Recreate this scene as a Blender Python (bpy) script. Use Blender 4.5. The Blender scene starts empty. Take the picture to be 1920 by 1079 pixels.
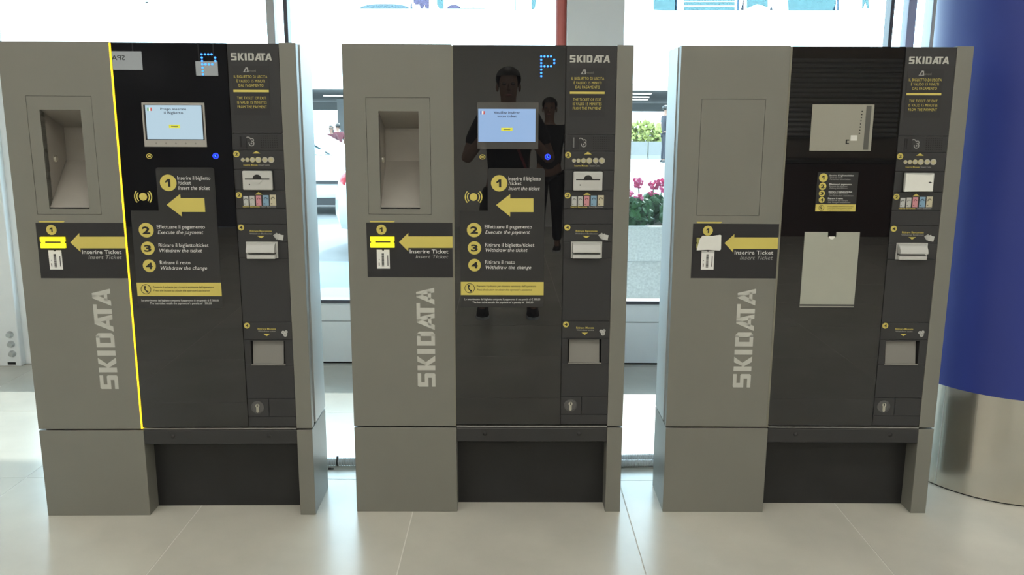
import bpy, bmesh, math, random
from mathutils import Vector, Matrix
random.seed(7)
R = math.radians
SC = bpy.context.scene
COL = SC.collection

# ---------------------------------------------------------------- camera
CAM = Vector((0.0, -3.1106, 1.5088)); PIT = 0.1957; ROL = 0.0041; FPX = 1608.4
cd = bpy.data.cameras.new('camera'); cam = bpy.data.objects.new('camera', cd); COL.objects.link(cam)
cd.sensor_width = 36.0; cd.lens = FPX / 1920 * 36.0; cd.clip_start = 0.005; cd.clip_end = 500
_f = Vector((0, math.cos(PIT), -math.sin(PIT))); _r = Vector((1, 0, 0)); _u = _r.cross(_f)
_rr = math.cos(ROL) * _r + math.sin(ROL) * _u; _uu = -math.sin(ROL) * _r + math.cos(ROL) * _u
cam.matrix_world = Matrix(((_rr.x, _uu.x, -_f.x, CAM.x), (_rr.y, _uu.y, -_f.y, CAM.y), (_rr.z, _uu.z, -_f.z, CAM.z), (0, 0, 0, 1)))
SC.camera = cam

# ---------------------------------------------------------------- sky, sun, exposure
SKY_STRENGTH = 9.5
SUN_STRENGTH = 5.0
LAMP = 19.5
wd = bpy.data.worlds.new('sky'); SC.world = wd; wd.use_nodes = True
bg = wd.node_tree.nodes['Background']
bg.inputs[0].default_value = (0.66, 0.87, 1.0, 1); bg.inputs[1].default_value = SKY_STRENGTH
sd = bpy.data.lights.new('sun', 'SUN'); sd.energy = SUN_STRENGTH; sd.angle = R(0.6); sd.color = (1, 0.97, 0.92)
sun = bpy.data.objects.new('sun', sd); COL.objects.link(sun)
sun.rotation_euler = (R(-55), 0, R(-12))          # from beyond the windows, 35 degrees high
sun.location = (0, 12, 9)
SC.view_settings.view_transform = 'Standard'; SC.view_settings.look = 'None'
SC.view_settings.exposure = 0.0; SC.view_settings.gamma = 1.0; SC.view_settings.use_curve_mapping = False

# ---------------------------------------------------------------- materials
MATS = {}
def mat(name, col, rough=0.5, metal=0.0, var=0.0, scale=8.0, bump=0.0, bscale=60.0, coat=0.0, emit=None, es=0.0, spec=0.5, aniso=None, trans=0.0, objrand=0.0):
    if name in MATS: return MATS[name]
    m = bpy.data.materials.new(name); m.use_nodes = True; nt = m.node_tree; b = nt.nodes['Principled BSDF']
    N = nt.nodes.new; L = nt.links.new
    b.inputs['Base Color'].default_value = (*col, 1); b.inputs['Roughness'].default_value = rough
    b.inputs['Metallic'].default_value = metal; b.inputs['Specular IOR Level'].default_value = spec
    b.inputs['Coat Weight'].default_value = coat; b.inputs['Coat Roughness'].default_value = 0.02
    if emit: b.inputs['Emission Color'].default_value = (*emit, 1); b.inputs['Emission Strength'].default_value = es
    tc = N('ShaderNodeTexCoord')
    if var or objrand:
        n = N('ShaderNodeTexNoise'); n.inputs['Scale'].default_value = scale; n.inputs['Detail'].default_value = 5
        L(tc.outputs['Object'], n.inputs['Vector'])
        r = N('ShaderNodeMapRange'); r.inputs[3].default_value = 1 - var; r.inputs[4].default_value = 1 + var
        L(n.outputs['Fac'], r.inputs[0])
        v = r.outputs[0]
        if objrand:
            oi = N('ShaderNodeObjectInfo'); r2 = N('ShaderNodeMapRange'); r2.inputs[3].default_value = 1 - objrand; r2.inputs[4].default_value = 1 + objrand
            L(oi.outputs['Random'], r2.inputs[0]); mu = N('ShaderNodeMath'); mu.operation = 'MULTIPLY'; L(v, mu.inputs[0]); L(r2.outputs[0], mu.inputs[1]); v = mu.outputs[0]
        vm = N('ShaderNodeVectorMath'); vm.operation = 'SCALE'; vm.inputs[0].default_value = col; L(v, vm.inputs['Scale'])
        L(vm.outputs[0], b.inputs['Base Color'])
    if bump:
        n2 = N('ShaderNodeTexNoise'); n2.inputs['Scale'].default_value = bscale; n2.inputs['Detail'].default_value = 3
        L(tc.outputs['Object'], n2.inputs['Vector'])
        if aniso:
            mp = N('ShaderNodeMapping'); mp.inputs['Scale'].default_value = aniso; L(tc.outputs['Object'], mp.inputs[0]); L(mp.outputs[0], n2.inputs['Vector'])
        bp = N('ShaderNodeBump'); bp.inputs['Strength'].default_value = bump; bp.inputs['Distance'].default_value = 0.002
        L(n2.outputs['Fac'], bp.inputs['Height']); L(bp.outputs[0], b.inputs['Normal'])
    MATS[name] = m
    return m

def thin_glass(name, tint=(0.93, 0.97, 0.97), rough=0.0, fac=None):
    m = bpy.data.materials.new(name); m.use_nodes = True; nt = m.node_tree; nt.nodes.clear(); N = nt.nodes.new; L = nt.links.new
    o = N('ShaderNodeOutputMaterial'); mx = N('ShaderNodeMixShader'); t = N('ShaderNodeBsdfTransparent'); g = N('ShaderNodeBsdfGlossy')
    lw = N('ShaderNodeLayerWeight'); lw.inputs[0].default_value = 0.5; pw = N('ShaderNodeMath'); pw.operation = 'POWER'; pw.inputs[1].default_value = 5.0; L(lw.outputs['Facing'], pw.inputs[0])
    fr = N('ShaderNodeMath'); fr.operation = 'MULTIPLY_ADD'; fr.inputs[1].default_value = 0.9; fr.inputs[2].default_value = 0.035; L(pw.outputs[0], fr.inputs[0])
    t.inputs[0].default_value = (*tint, 1); g.inputs['Roughness'].default_value = rough
    L(fr.outputs[0], mx.inputs[0]); L(t.outputs[0], mx.inputs[1]); L(g.outputs[0], mx.inputs[2]); L(mx.outputs[0], o.inputs[0])
    MATS[name] = m; return m
def film(name, tint):
    m = bpy.data.materials.new(name); m.use_nodes = True; nt = m.node_tree; nt.nodes.clear(); N = nt.nodes.new; L = nt.links.new
    o = N('ShaderNodeOutputMaterial'); t = N('ShaderNodeBsdfTransparent'); t.inputs[0].default_value = (*tint, 1); L(t.outputs[0], o.inputs[0])
    MATS[name] = m; return m

GREY = mat('grey_powder_coat', (0.200, 0.196, 0.172), 0.42, 0.15, var=0.05, scale=6, bump=0.08, bscale=900)
BODY = mat('silver_side_coat', (0.48, 0.49, 0.48), 0.4, 0.25, var=0.04, scale=5, bump=0.06, bscale=900)
DARK = mat('charcoal_panel', (0.027, 0.027, 0.029), 0.42, var=0.06, scale=10, bump=0.05, bscale=1200)
BEAM = mat('charcoal_beam', (0.026, 0.026, 0.027), 0.45, var=0.1, scale=14)
KICK = mat('black_kick_plate', (0.013, 0.013, 0.014), 0.5, var=0.5, scale=9, bump=0.05, bscale=300)
BLKGLASS = mat('smoked_front_glass', (0.006, 0.006, 0.007), 0.008, var=0.0, spec=0.88)
STICK = mat('charcoal_sticker', (0.027, 0.027, 0.028), 0.32)
LABEL = mat('black_label_film', (0.019, 0.0185, 0.021), 0.4)
YEL = mat('yellow_print', (0.60, 0.50, 0.12), 0.45)
WHITEP = mat('white_print', (0.75, 0.75, 0.73), 0.5)
GREYP = mat('grey_print', (0.36, 0.36, 0.35), 0.5)
LOGO = mat('silver_print', (0.52, 0.52, 0.48), 0.35, 0.2)
LOGOV = mat('pale_grey_print', (0.50, 0.50, 0.46), 0.4)
INK = mat('black_print', (0.012, 0.012, 0.012), 0.5)
GAP = mat('black_gap', (0.008, 0.008, 0.008), 0.8)
NICHE = mat('brushed_niche_metal', (0.36, 0.335, 0.30), 0.38, 0.35, var=0.1, scale=12, bump=0.1, bscale=40, aniso=(1, 1, 20))
PLATE = mat('light_grey_plastic', (0.50, 0.50, 0.48), 0.4, var=0.03)
SILV = mat('silver_bezel', (0.42, 0.40, 0.37), 0.35, 0.2, coat=1.0)
FLAP = mat('satin_steel_flap', (0.25, 0.24, 0.225), 0.4, 0.3, var=0.05)
PAPER = mat('white_paper', (0.72, 0.72, 0.68), 0.8, var=0.05, scale=40)
POSTER = mat('grey_paper', (0.36, 0.365, 0.31), 0.7, var=0.04, scale=20)
BRASS = mat('nickel_lock', (0.62, 0.6, 0.52), 0.3, 0.8)
STRIP_ON = mat('lit_yellow_strip', (0.8, 0.6, 0.02), 0.4, emit=(1.0, 0.72, 0.02), es=1.1)
SLOT_ON = mat('lit_yellow_slot', (0.8, 0.7, 0.02), 0.4, emit=(1.0, 0.88, 0.01), es=1.15)
LED = mat('blue_led', (0.05, 0.2, 0.8), 0.3, emit=(0.03, 0.20, 1.0), es=2.6)
LEDB = mat('blue_ring', (0.01, 0.02, 0.5), 0.3, emit=(0.02, 0.05, 1.0), es=1.6)
SCR1 = mat('lit_display_pale', (0.02, 0.02, 0.02), 0.05, emit=(0.55, 0.74, 0.86), es=0.85)
SCR2 = mat('lit_display_blue', (0.02, 0.02, 0.02), 0.05, emit=(0.36, 0.55, 0.86), es=0.82)
INKS = mat('display_text', (0.03, 0.03, 0.06), 0.3)

# ---------------------------------------------------------------- mesh helpers
class MB:
    def __init__(s): s.bm = bmesh.new()
    def box(s, x0, x1, y0, y1, z0, z1):
        v = [s.bm.verts.new((x, y, z)) for z in (z0, z1) for y in (y0, y1) for x in (x0, x1)]
        for f in ((0, 2, 3, 1), (4, 5, 7, 6), (0, 1, 5, 4), (2, 6, 7, 3), (0, 4, 6, 2), (1, 3, 7, 5)): s.bm.faces.new([v[i] for i in f])
        return s
    def prism(s, pts, y0, y1):                        # polygon in x/z, front face at y0 (towards -y)
        a = sum(p[0] * q[1] - q[0] * p[1] for p, q in zip(pts, pts[1:] + pts[:1]))
        if a < 0: pts = pts[::-1]
        f = [s.bm.verts.new((x, y0, z)) for x, z in pts]; b = [s.bm.verts.new((x, y1, z)) for x, z in pts]
        s.bm.faces.new(f); s.bm.faces.new(b[::-1])
        n = len(pts)
        for i in range(n): s.bm.faces.new((f[i], b[i], b[(i + 1) % n], f[(i + 1) % n]))
        return s
    def holed(s, o, h, y0, y1):                       # plate with a rectangular hole; o, h = (x0, x1, z0, z1)
        xs = [o[0], h[0], h[1], o[1]]; zs = [o[2], h[2], h[3], o[3]]
        F = [[s.bm.verts.new((x, y0, z)) for x in xs] for z in zs]; B = [[s.bm.verts.new((x, y1, z)) for x in xs] for z in zs]
        for j in range(3):
            for i in range(3):
                if i == 1 and j == 1: continue
                s.bm.faces.new((F[j][i], F[j][i + 1], F[j + 1][i + 1], F[j + 1][i])); s.bm.faces.new((B[j][i], B[j + 1][i], B[j + 1][i + 1], B[j][i + 1]))
        def side(loop):
            for a, b in zip(loop, loop[1:] + loop[:1]):
                s.bm.faces.new((F[a[0]][a[1]], B[a[0]][a[1]], B[b[0]][b[1]], F[b[0]][b[1]]))
        side([(0, 0), (0, 1), (0, 2), (0, 3), (1, 3), (2, 3), (3, 3), (3, 2), (3, 1), (3, 0), (2, 0), (1, 0)])
        side([(1, 1), (2, 1), (2, 2), (1, 2)])
        return s
    def disc(s, x, z, r, y0, y1, n=24): return s.prism([(x + r * math.cos(2 * math.pi * i / n), z + r * math.sin(2 * math.pi * i / n)) for i in range(n)], y0, y1)
    def arc(s, x, z, r0, r1, a0, a1, y0, y1, n=10):
        A = [R(a0 + (a1 - a0) * i / n) for i in range(n + 1)]
        return s.strip([(x + r0 * math.cos(a), z + r0 * math.sin(a)) for a in A], [(x + r1 * math.cos(a), z + r1 * math.sin(a)) for a in A], y0, y1)
    def strip(s, a, b, y0, y1):
        for i in range(len(a) - 1): s.prism([a[i], b[i], b[i + 1], a[i + 1]], y0, y1)
        return s
    def tube(s, pts, rad, n=10, close=True):          # tube along 3-D points, rad number or list
        pts = [Vector(p) for p in pts]; k = len(pts)
        if not isinstance(rad, (list, tuple)): rad = [rad] * k
        prev = None; rings = []
        for i, p in enumerate(pts):
            t = (pts[min(i + 1, k - 1)] - pts[max(i - 1, 0)]).normalized()
            if prev is None:
                a = t.orthogonal().normalized()
            else:
                a = (prev - t * prev.dot(t)).normalized()
            prev = a; b = t.cross(a)
            rings.append([s.bm.verts.new(p + rad[i] * (a * math.cos(2 * math.pi * j / n) + b * math.sin(2 * math.pi * j / n))) for j in range(n)])
        for A, B in zip(rings, rings[1:]):
            for j in range(n): s.bm.faces.new((A[j], A[(j + 1) % n], B[(j + 1) % n], B[j]))
        if close: s.bm.faces.new(rings[0][::-1]); s.bm.faces.new(rings[-1])
        return s
    def lathe(s, prof, c=(0, 0, 0), n=32, axis='z'):  # prof = [(r, h)]
        rings = []
        for r, h in prof:
            ring = []
            for j in range(n):
                a = 2 * math.pi * j / n; x, y = r * math.cos(a), r * math.sin(a)
                p = {'z': (x, y, h), 'y': (x, h, y), 'x': (h, x, y)}[axis]
                ring.append(s.bm.verts.new((c[0] + p[0], c[1] + p[1], c[2] + p[2])))
            rings.append(ring)
        for A, B in zip(rings, rings[1:]):
            for j in range(n): s.bm.faces.new((A[j], A[(j + 1) % n], B[(j + 1) % n], B[j]))
        s.bm.faces.new(rings[0][::-1]); s.bm.faces.new(rings[-1])
        return s
    def ball(s, c, r, sc=(1, 1, 1), seg=16, rings=10):
        g = bmesh.ops.create_uvsphere(s.bm, u_segments=seg, v_segments=rings, radius=1)
        for v in g['verts']: v.co = Vector((c[0] + v.co.x * r * sc[0], c[1] + v.co.y * r * sc[1], c[2] + v.co.z * r * sc[2]))
        return s
    def faces(s, vs, fs):
        v = [s.bm.verts.new(p) for p in vs]
        for f in fs: s.bm.faces.new([v[i] for i in f])
        return s
    def build(s, name, m, parent=None, loc=(0, 0, 0), smooth=False, bevel=0.0, seg=2, fix=True):
        if fix: bmesh.ops.recalc_face_normals(s.bm, faces=s.bm.faces)
        me = bpy.data.meshes.new(name)
        if smooth:
            for f in s.bm.faces: f.smooth = True
        s.bm.to_mesh(me); s.bm.free()
        for q in (m if isinstance(m, (list, tuple)) else [m]): me.materials.append(q)
        o = bpy.data.objects.new(name, me); COL.objects.link(o); o.location = loc
        if parent: o.parent = parent
        if smooth and hasattr(me, 'set_sharp_from_angle'): me.set_sharp_from_angle(angle=R(40))
        if bevel:
            b = o.modifiers.new('bevel', 'BEVEL'); b.width = bevel; b.segments = seg; b.limit_method = 'ANGLE'; b.angle_limit = R(40)
        return o
def tag(o, label=None, cat=None, group=None, kind=None):
    if label: o['label'] = label
    if cat: o['category'] = cat
    if group: o['group'] = group
    if kind: o['kind'] = kind
    return o
def empty(name, loc, rz=0.0):
    o = bpy.data.objects.new(name, None); COL.objects.link(o); o.location = loc; o.rotation_euler = (0, 0, rz); o.empty_display_size = 0.1
    return o
def copy_tree(o, parent=None):
    c = o.copy(); COL.objects.link(c); c.parent = parent
    for ch in [q for q in bpy.data.objects if q.parent == o]: copy_tree(ch, c)
    return c

_TX = {}
def text_geo(s, bold=0.0, shear=0.0, spacing=1.0):
    k = (s, bold, shear, spacing)
    if k not in _TX:
        cu = bpy.data.curves.new('lettering', 'FONT'); cu.body = s; cu.size = 1; cu.offset = bold; cu.shear = shear; cu.resolution_u = 2; cu.space_character = spacing
        o = bpy.data.objects.new('lettering', cu); COL.objects.link(o)
        dg = bpy.context.evaluated_depsgraph_get(); dg.update()
        me = bpy.data.meshes.new_from_object(o.evaluated_get(dg))
        vs = [(v.co.x, v.co.y) for v in me.vertices]; fs = [tuple(p.vertices) for p in me.polygons]
        bpy.data.objects.remove(o); bpy.data.curves.remove(cu); bpy.data.meshes.remove(me)
        _TX[k] = (vs, fs)
    return _TX[k]
CAPH = 0.70
def text(name, s, x0, x1, zb, cap, y, m, parent, bold=0.0, shear=0.0, rot=0.0, spacing=1.0):
    """letters whose box spans x0..x1 with baseline zb and capital height cap, facing -y at depth y"""
    vs, fs = text_geo(s, bold, shear, spacing)
    a = min(v[0] for v in vs); b = max(v[0] for v in vs); kx = (x1 - x0) / (b - a); kz = cap / CAPH
    me = bpy.data.meshes.new(name)
    pts = [(x0 + (v[0] - a) * kx, zb + v[1] * kz) for v in vs]
    if rot:
        cx, cz = (x0 + x1) / 2, zb; cr, sr = math.cos(rot), math.sin(rot)
        pts = [(cx + (p[0] - cx) * cr - (p[1] - cz) * sr, cz + (p[0] - cx) * sr + (p[1] - cz) * cr) for p in pts]
    me.from_pydata([(p[0], y, p[1]) for p in pts], [], [f for f in fs])
    me.materials.append(m); me.update()
    o = bpy.data.objects.new(name, me); COL.objects.link(o); o.parent = parent
    return o

# block lettering of the machines' wordmark, drawn in units of the capital height
def wordmark():
    w, h = 0.26, 0.2; P = []
    def rect(x0, x1, z0, z1): P.append([(x0, z0), (x1, z0), (x1, z1), (x0, z1)])
    # S
    P.append([(.06, 1), (.78, 1), (.78, 1 - h), (.0, 1 - h), (0, .94)]); rect(0, w, .40, 1 - h); rect(w, .72, .40, .40 + h); P.append([(.72, .6), (.78, .54), (.78, .40), (.72, .40)])
    rect(.78 - w, .78, h, .40); P.append([(0, 0), (.72, 0), (.78, .06), (.78, h), (0, h)])
    # K
    x = .955; rect(x, x + w, 0, 1); P.append([(x + w, .44), (x + .50, 1), (x + .82, 1), (x + .46, .50), (x + w, .50)]); P.append([(x + w, .56), (x + .46, .54), (x + .84, 0), (x + .52, 0), (x + w, .44)])
    rect(1.9, 1.9 + .28, 0, 1)
    # D
    x = 2.37; rect(x, x + w, 0, 1); rect(x + w, x + .66, 1 - h, 1); rect(x + w, x + .66, 0, h); P.append([(x + .66, 0), (x + .8, .14), (x + .8, .86), (x + .66, 1), (x + .54, 1), (x + .54, 0)])
    for x in (3.26, 4.69):  # A
        P.append([(x, 0), (x + .28, 0), (x + .60, .80), (x + .60, 1), (x + .42, 1)]); P.append([(x + .42, 1), (x + .70, 1), (x + .94, 0), (x + .68, 0), (x + .52, .80)]); rect(x + .26, x + .74, .18, .36)
    x = 3.95; rect(x, x + .82, 1 - h, 1); rect(x + .29, x + .29 + w, 0, 1 - h)
    return P
WM = wordmark(); WML = 5.63
def put_wordmark(name, x0, z0, length, cap, y, m, parent, up=False):
    me = bpy.data.meshes.new(name); vs = []; fs = []
    for poly in WM:
        a = sum(p[0] * q[1] - q[0] * p[1] for p, q in zip(poly, poly[1:] + poly[:1]))
        if a < 0: poly = poly[::-1]
        i0 = len(vs)
        for px, pz in poly:
            sx = px * length / WML; sz = pz * cap
            vs.append((x0 - sz, y, z0 + sx) if up else (x0 + sx, y, z0 + sz))
        fs.append(list(range(i0, i0 + len(poly))))
    me.from_pydata(vs, [], fs); me.materials.append(m); me.update()
    o = bpy.data.objects.new(name, me); COL.objects.link(o); o.parent = parent
    return o

# ---------------------------------------------------------------- measuring: photograph pixel -> metres on a plane of the place
def ray(px, py): return _f + _rr * ((px - 960) / FPX) - _uu * ((py - 539.5) / FPX)
def on_y(px, py, y): d = ray(px, py); return CAM + d * ((y - CAM.y) / d.y)
def on_floor(px, py, z=0.0): d = ray(px, py); return CAM + d * ((z - CAM.z) / d.z)
MW, MH = 1.0248, 1.76
POSE = [(-1.2662, -0.0413, 0.0175), (-0.0877, 0.0, 0.0077), (1.1038, 0.0039, -0.003)]
def face(px, py, m=1):                                # metres on a machine's front: x from its middle, z from the floor
    x, y, a = POSE[m]; t = Vector((math.cos(a), math.sin(a), 0)); n = Vector((-math.sin(a), math.cos(a), 0)); o = Vector((x, y, 0))
    d = ray(px, py); p = CAM + d * ((o - CAM).dot(n) / d.dot(n)) - o
    return p.dot(t), p.z
K = 1.0 / 516.0                                       # metres per pixel on the fronts, at mid height

# ================================================================ SETTING
XA, XB, YB, YW, ZC = -5.411, 5.483, -8.918, 2.05, 3.4
TS = 0.838
GROUT = mat('grey_grout', (0.62, 0.60, 0.55), 0.8)
TILE = mat('beige_porcelain', (0.545, 0.525, 0.465), 0.27, var=0.24, scale=2.4, objrand=0.04, spec=0.62)
fl = MB().box(XA, XB, YB, YW + 0.1, -0.12, -0.0008).build('floor', GROUT)
tag(fl, 'large beige porcelain floor tiles with pale joints', None, None, 'structure')
def tile_mesh(w, d):
    g = 0.0022
    mb = MB(); mb.box(g, w - g, g, d - g, -0.03, 0.0)
    me = bpy.data.meshes.new('tile'); bmesh.ops.recalc_face_normals(mb.bm, faces=mb.bm.faces); mb.bm.to_mesh(me); mb.bm.free(); me.materials.append(TILE); return me
t_full = tile_mesh(TS, TS); t_last = tile_mesh(TS, YW - (0.30 + 2 * TS))
for i in range(13):
    for j in range(-11, 3):
        o = bpy.data.objects.new('tile', t_last if j == 2 else t_full); COL.objects.link(o); o.parent = fl
        o.location = (XA + i * TS, 0.30 + j * TS, 0.0)
# ceiling, walls
CEIL = mat('pale_ceiling_paint', (0.55, 0.54, 0.52), 0.8, var=0.03)
WALL = mat('warm_grey_wall_paint', (0.72, 0.67, 0.62), 0.7, var=0.05, scale=2)
WALLD = mat('dark_shopfront_cladding', (0.06, 0.055, 0.065), 0.5, var=0.2, scale=3)
tag(MB().box(XA - .1, XB + .1, YB - .1, YW + .1, ZC, ZC + .15).build('ceiling', CEIL), 'flat pale ceiling over the hall', None, None, 'structure')
wb = MB().box(-1.15, 1.35, YB - .1, YB, 0, ZC).build('wall_back', WALL); tag(wb, 'warm grey wall across the hall', None, None, 'structure')
tag(MB().box(XA - .1, -1.15, YB - .1, YB, 0, ZC).build('wall_back_dark', WALLD), 'dark shopfront wall across the hall', None, None, 'structure')
tag(MB().box(1.35, XB + .1, YB - .1, YB, 0, ZC).build('wall_back_shop', mat('brown_fascia', (0.30, 0.23, 0.18), 0.6, var=0.1)), 'brown shop wall across the hall', None, None, 'structure')
tag(MB().box(XA - .1, XA, YB, YW + .1, 0, ZC).build('wall_left', WALL), 'warm grey wall at the hall end', None, None, 'structure')
tag(MB().box(XB, XB + .1, YB, YW + .1, 0, ZC).build('wall_right', WALL), 'warm grey wall at the other hall end', None, None, 'structure')
# corrugated roller shutter and counter of the shop that the third machine mirrors
sh = MB(); n = 16
for k in range(n):
    z = 1.26 + k * 0.066
    sh.prism([(2.3, z), (5.2, z), (5.2, z + .062), (2.3, z + .062)], YB + .04, YB + .06)
    sh.tube([(2.3, YB + .065, z + .031), (5.2, YB + .065, z + .031)], 0.027, 8)
sho = sh.build('roller_shutter', mat('shutter_steel', (0.50, 0.47, 0.44), 0.32, 0.4), smooth=True)
tag(sho, 'dark corrugated roller shutter mirrored in the third machine', 'shutter')
ct = empty('shop_counter', (3.7, YB + .6, 0))
MB().box(-1.5, 1.5, -.3, .3, 0, .95).build('counter_body', mat('red_brown_laminate', (0.07, 0.035, 0.028), 0.4, var=0.2), ct, bevel=.01)
MB().box(-1.53, 1.53, -.33, .33, .95, .99).build('counter_top', mat('dark_worktop', (0.05, 0.045, 0.04), 0.3), ct, bevel=.005)
tag(ct, 'red brown shop counter under the roller shutter', 'counter')
# ceiling lamps
LD = mat('lamp_diffuser', (0.9, 0.9, 0.88), 0.5, emit=(1.0, 0.965, 0.86), es=LAMP)
LF = mat('lamp_frame', (0.7, 0.7, 0.7), 0.4)
lamp0 = None
for iy, y in enumerate((-1.9, -4.1, -6.3)):
    for ix, x in enumerate((-4.0, -2.0, 0.0, 2.0, 4.0)):
        if lamp0 is None:
            L_ = empty('ceiling_lamp', (x, y, ZC)); lamp0 = L_
            MB().holed((-.32, .32, -.32, .32), (-.29, .29, -.29, .29), 0, .05).build('lamp_frame', LF, L_).rotation_euler = (R(-90), 0, 0)
            MB().box(-.29, .29, -.29, .29, -.035, -.01).build('diffuser', LD, L_)
        else:
            L_ = copy_tree(lamp0); L_.location = (x, y, ZC)
        tag(L_, 'square ceiling lamp, %s row from the machines, %s across the hall' % (('first', 'second', 'third')[iy], ('leftmost', 'second', 'middle', 'fourth', 'rightmost')[ix]), 'lamp', 'ceiling lamps of the hall')

# ---- glazed front
WFR = mat('white_window_frame', (0.74, 0.75, 0.74), 0.4, var=0.02)
GFR = mat('grey_window_frame', (0.42, 0.42, 0.42), 0.4, 0.2)
DFR = mat('dark_window_frame', (0.06, 0.06, 0.075), 0.4)
GLASS = thin_glass('window_glass')
SILLP = mat('white_sill_panel', (0.86, 0.88, 0.88), 0.45, var=0.03)
F_BLUE = film('pale_blue_film', (.27, .315, .335)); F_CYAN = film('cyan_film', (.245, .32, .33)); F_LILAC = film('lilac_film', (.25, .23, .29)); F_MID = film('blue_film', (.20, .25, .30)); F_DK = film('grey_film', (.17, .17, .19))
def window(n, x0, x1, label):
    w = empty('window_%d' % n, ((x0 + x1) / 2, YW, 0)); tag(w, label, None, None, 'structure'); hx = (x1 - x0) / 2
    MB().box(-hx, hx, .02, .028, .41, ZC).build('pane', GLASS, w)
    MB().box(-hx, hx, -.01, .05, .012, .268).build('sill_panel', SILLP, w)
    MB().box(-hx, hx, -.004, .05, .268, .276).build('panel_groove', GFR, w)
    MB().box(-hx, hx, -.01, .05, .276, .388).build('sill_panel', SILLP, w)
    MB().box(-hx, hx, -.025, .06, .388, .408).build('sill_rail', DFR, w)
    MB().box(-hx, hx, .0, .05, 0, .012).build('bottom_gasket', GAP, w)
    return w
w1 = window(1, XA, -1.37, 'tall window with white sill panel behind the left machine')
w2 = window(2, -1.37, 0.48, 'tall window with white sill panel behind the middle machine')
w3 = window(3, 0.48, 2.18, 'tall window with white sill panel behind the right machine')
w4 = window(4, 2.18, XB, 'tall window beside the blue pillar')
def trim(n, m, x0, x1, y0, y1, label, z0=0.0):
    tag(MB().box(x0, x1, y0, y1, z0, ZC).build('trim_%d' % n, m, bevel=.004), label, None, None, 'structure')
trim(1, GFR, -1.418, -1.372, YW - .03, YW + .06, 'grey vertical mullion above the left machine')
trim(2, DFR, -1.322, -1.298, YW - .02, YW + .06, 'thin dark mullion above the left machine')
trim(3, DFR, 2.168, 2.19, YW - .02, YW + .06, 'thin dark mullion above the right machine')
trim(4, mat('lilac_grey_frame', (0.35, 0.36, 0.50), 0.4), 2.27, 2.318, YW - .02, YW + .06, 'lilac grey mullion above the right machine')
trim(5, GFR, 2.395, 2.43, YW - .05, YW + .06, 'grey mullion beside the blue pillar')
trim(6, WFR, 2.44, 2.52, YW - .06, YW + .06, 'pale frame post beside the blue pillar')
# printed film shapes at the top of the panes (flat print on the glass)
def decal(w, m, pix, dy=0.016):
    pts = [on_y(a, b, YW + dy) for a, b in pix]
    MB().prism([(p.x - w.location.x, p.z) for p in pts], dy, dy + .001).build('window_print', m, w)
def dome(x0, x1, yt, yb, n=12): return [(x0, yb)] + [((x0 + x1) / 2 - (x1 - x0) / 2 * math.cos(math.pi * i / n), yb - (yb - yt) * math.sin(math.pi * i / n) ** .8) for i in range(1, n)] + [(x1, yb)]
decal(w2, F_BLUE, dome(674, 768, 7, 17)); decal(w2, F_MID, [(770, 8), (772, 4), (773.5, 17), (769, 17)])
decal(w2, F_LILAC, [(775, -40), (803, -40), (805, 17), (798, 17), (796, 10), (793, 17), (789, 17), (786, 8), (779, 9), (775, 4)])
decal(w2, F_CYAN, [(818, -30), (832, -30), (832, 17), (824, 17), (819, 8)])
decal(w2, F_LILAC, dome(838, 864, 9, 17)); decal(w2, F_BLUE, dome(862, 912, 14, 17))
decal(w2, F_DK, [(965.5, -60), (967, -60), (967, 20), (965.5, 20)])
decal(w2, F_CYAN, [(996, -20), (1006, -20), (1004, 12), (1001, 18), (996, 17)])
decal(w3, F_CYAN, [(1225, -40), (1268, -40), (1268, 20), (1240, 20), (1225, 18)]); decal(w3, F_MID, [(1266, -40), (1270, -40), (1270, 20), (1266, 20)], .0145)
for k in range(5): decal(w3, F_CYAN, [(1282, -24 + k * 9), (1378, -24 + k * 9), (1378, -16.5 + k * 9), (1282, -16.5 + k * 9)])
decal(w3, F_MID, [(1384, -40), (1386, -40), (1386, 20), (1381, 20)]); decal(w3, F_DK, [(1392, 4), (1394, -10), (1395, 19), (1389, 19)]); decal(w3, F_DK, [(1446, 10), (1449, 19), (1443, 19)])
decal(w3, F_CYAN, [(1400, -40), (1440, -40), (1440, 14), (1420, 8), (1400, 16)]); decal(w3, F_CYAN, [(1476, -40), (1570, -40), (1566, 20), (1478, 20)]); decal(w3, F_MID, [(1570, -40), (1573, -40), (1573, 20), (1569, 20)]); decal(w3, F_MID, [(1565, 10), (1568, 0), (1566, 20), (1561, 20)])
decal(w3, F_CYAN, [(1617, -20), (1627, -20), (1630, 16), (1626, 16), (1622, 4), (1619, 16), (1616, 16)])
decal(w1, F_DK, [(272, 3), (278, 3), (278, 6), (272, 6)])

# structural grey column and the red pipe against it
pc = on_y(1063.5, 40, 1.70); pd = on_y(1171, 40, 1.70)
tag(MB().box(pc.x, pd.x, 1.70, 1.98, 0, ZC).build('wall_column', mat('light_grey_column', (0.74, 0.74, 0.71), 0.6, var=0.03), bevel=.006), 'light grey square column rising behind the middle machine', None, None, 'structure')
rp = empty('red_pipe', ((on_y(1042, 40, 1.76).x + on_y(1063, 40, 1.76).x) / 2, 1.78, 0))
REDP = mat('red_pipe_paint', (0.55, 0.14, 0.12), 0.4, var=0.08)
MB().tube([(0, 0, 0), (0, 0, ZC)], .031, 20).build('pipe', REDP, rp, smooth=True)
MB().tube([(0, 0, .9), (0, 0, .93)], .036, 20).build('clamp', GFR, rp, smooth=True)
tag(rp, 'red vertical pipe beside the light grey column', 'pipe')
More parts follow.
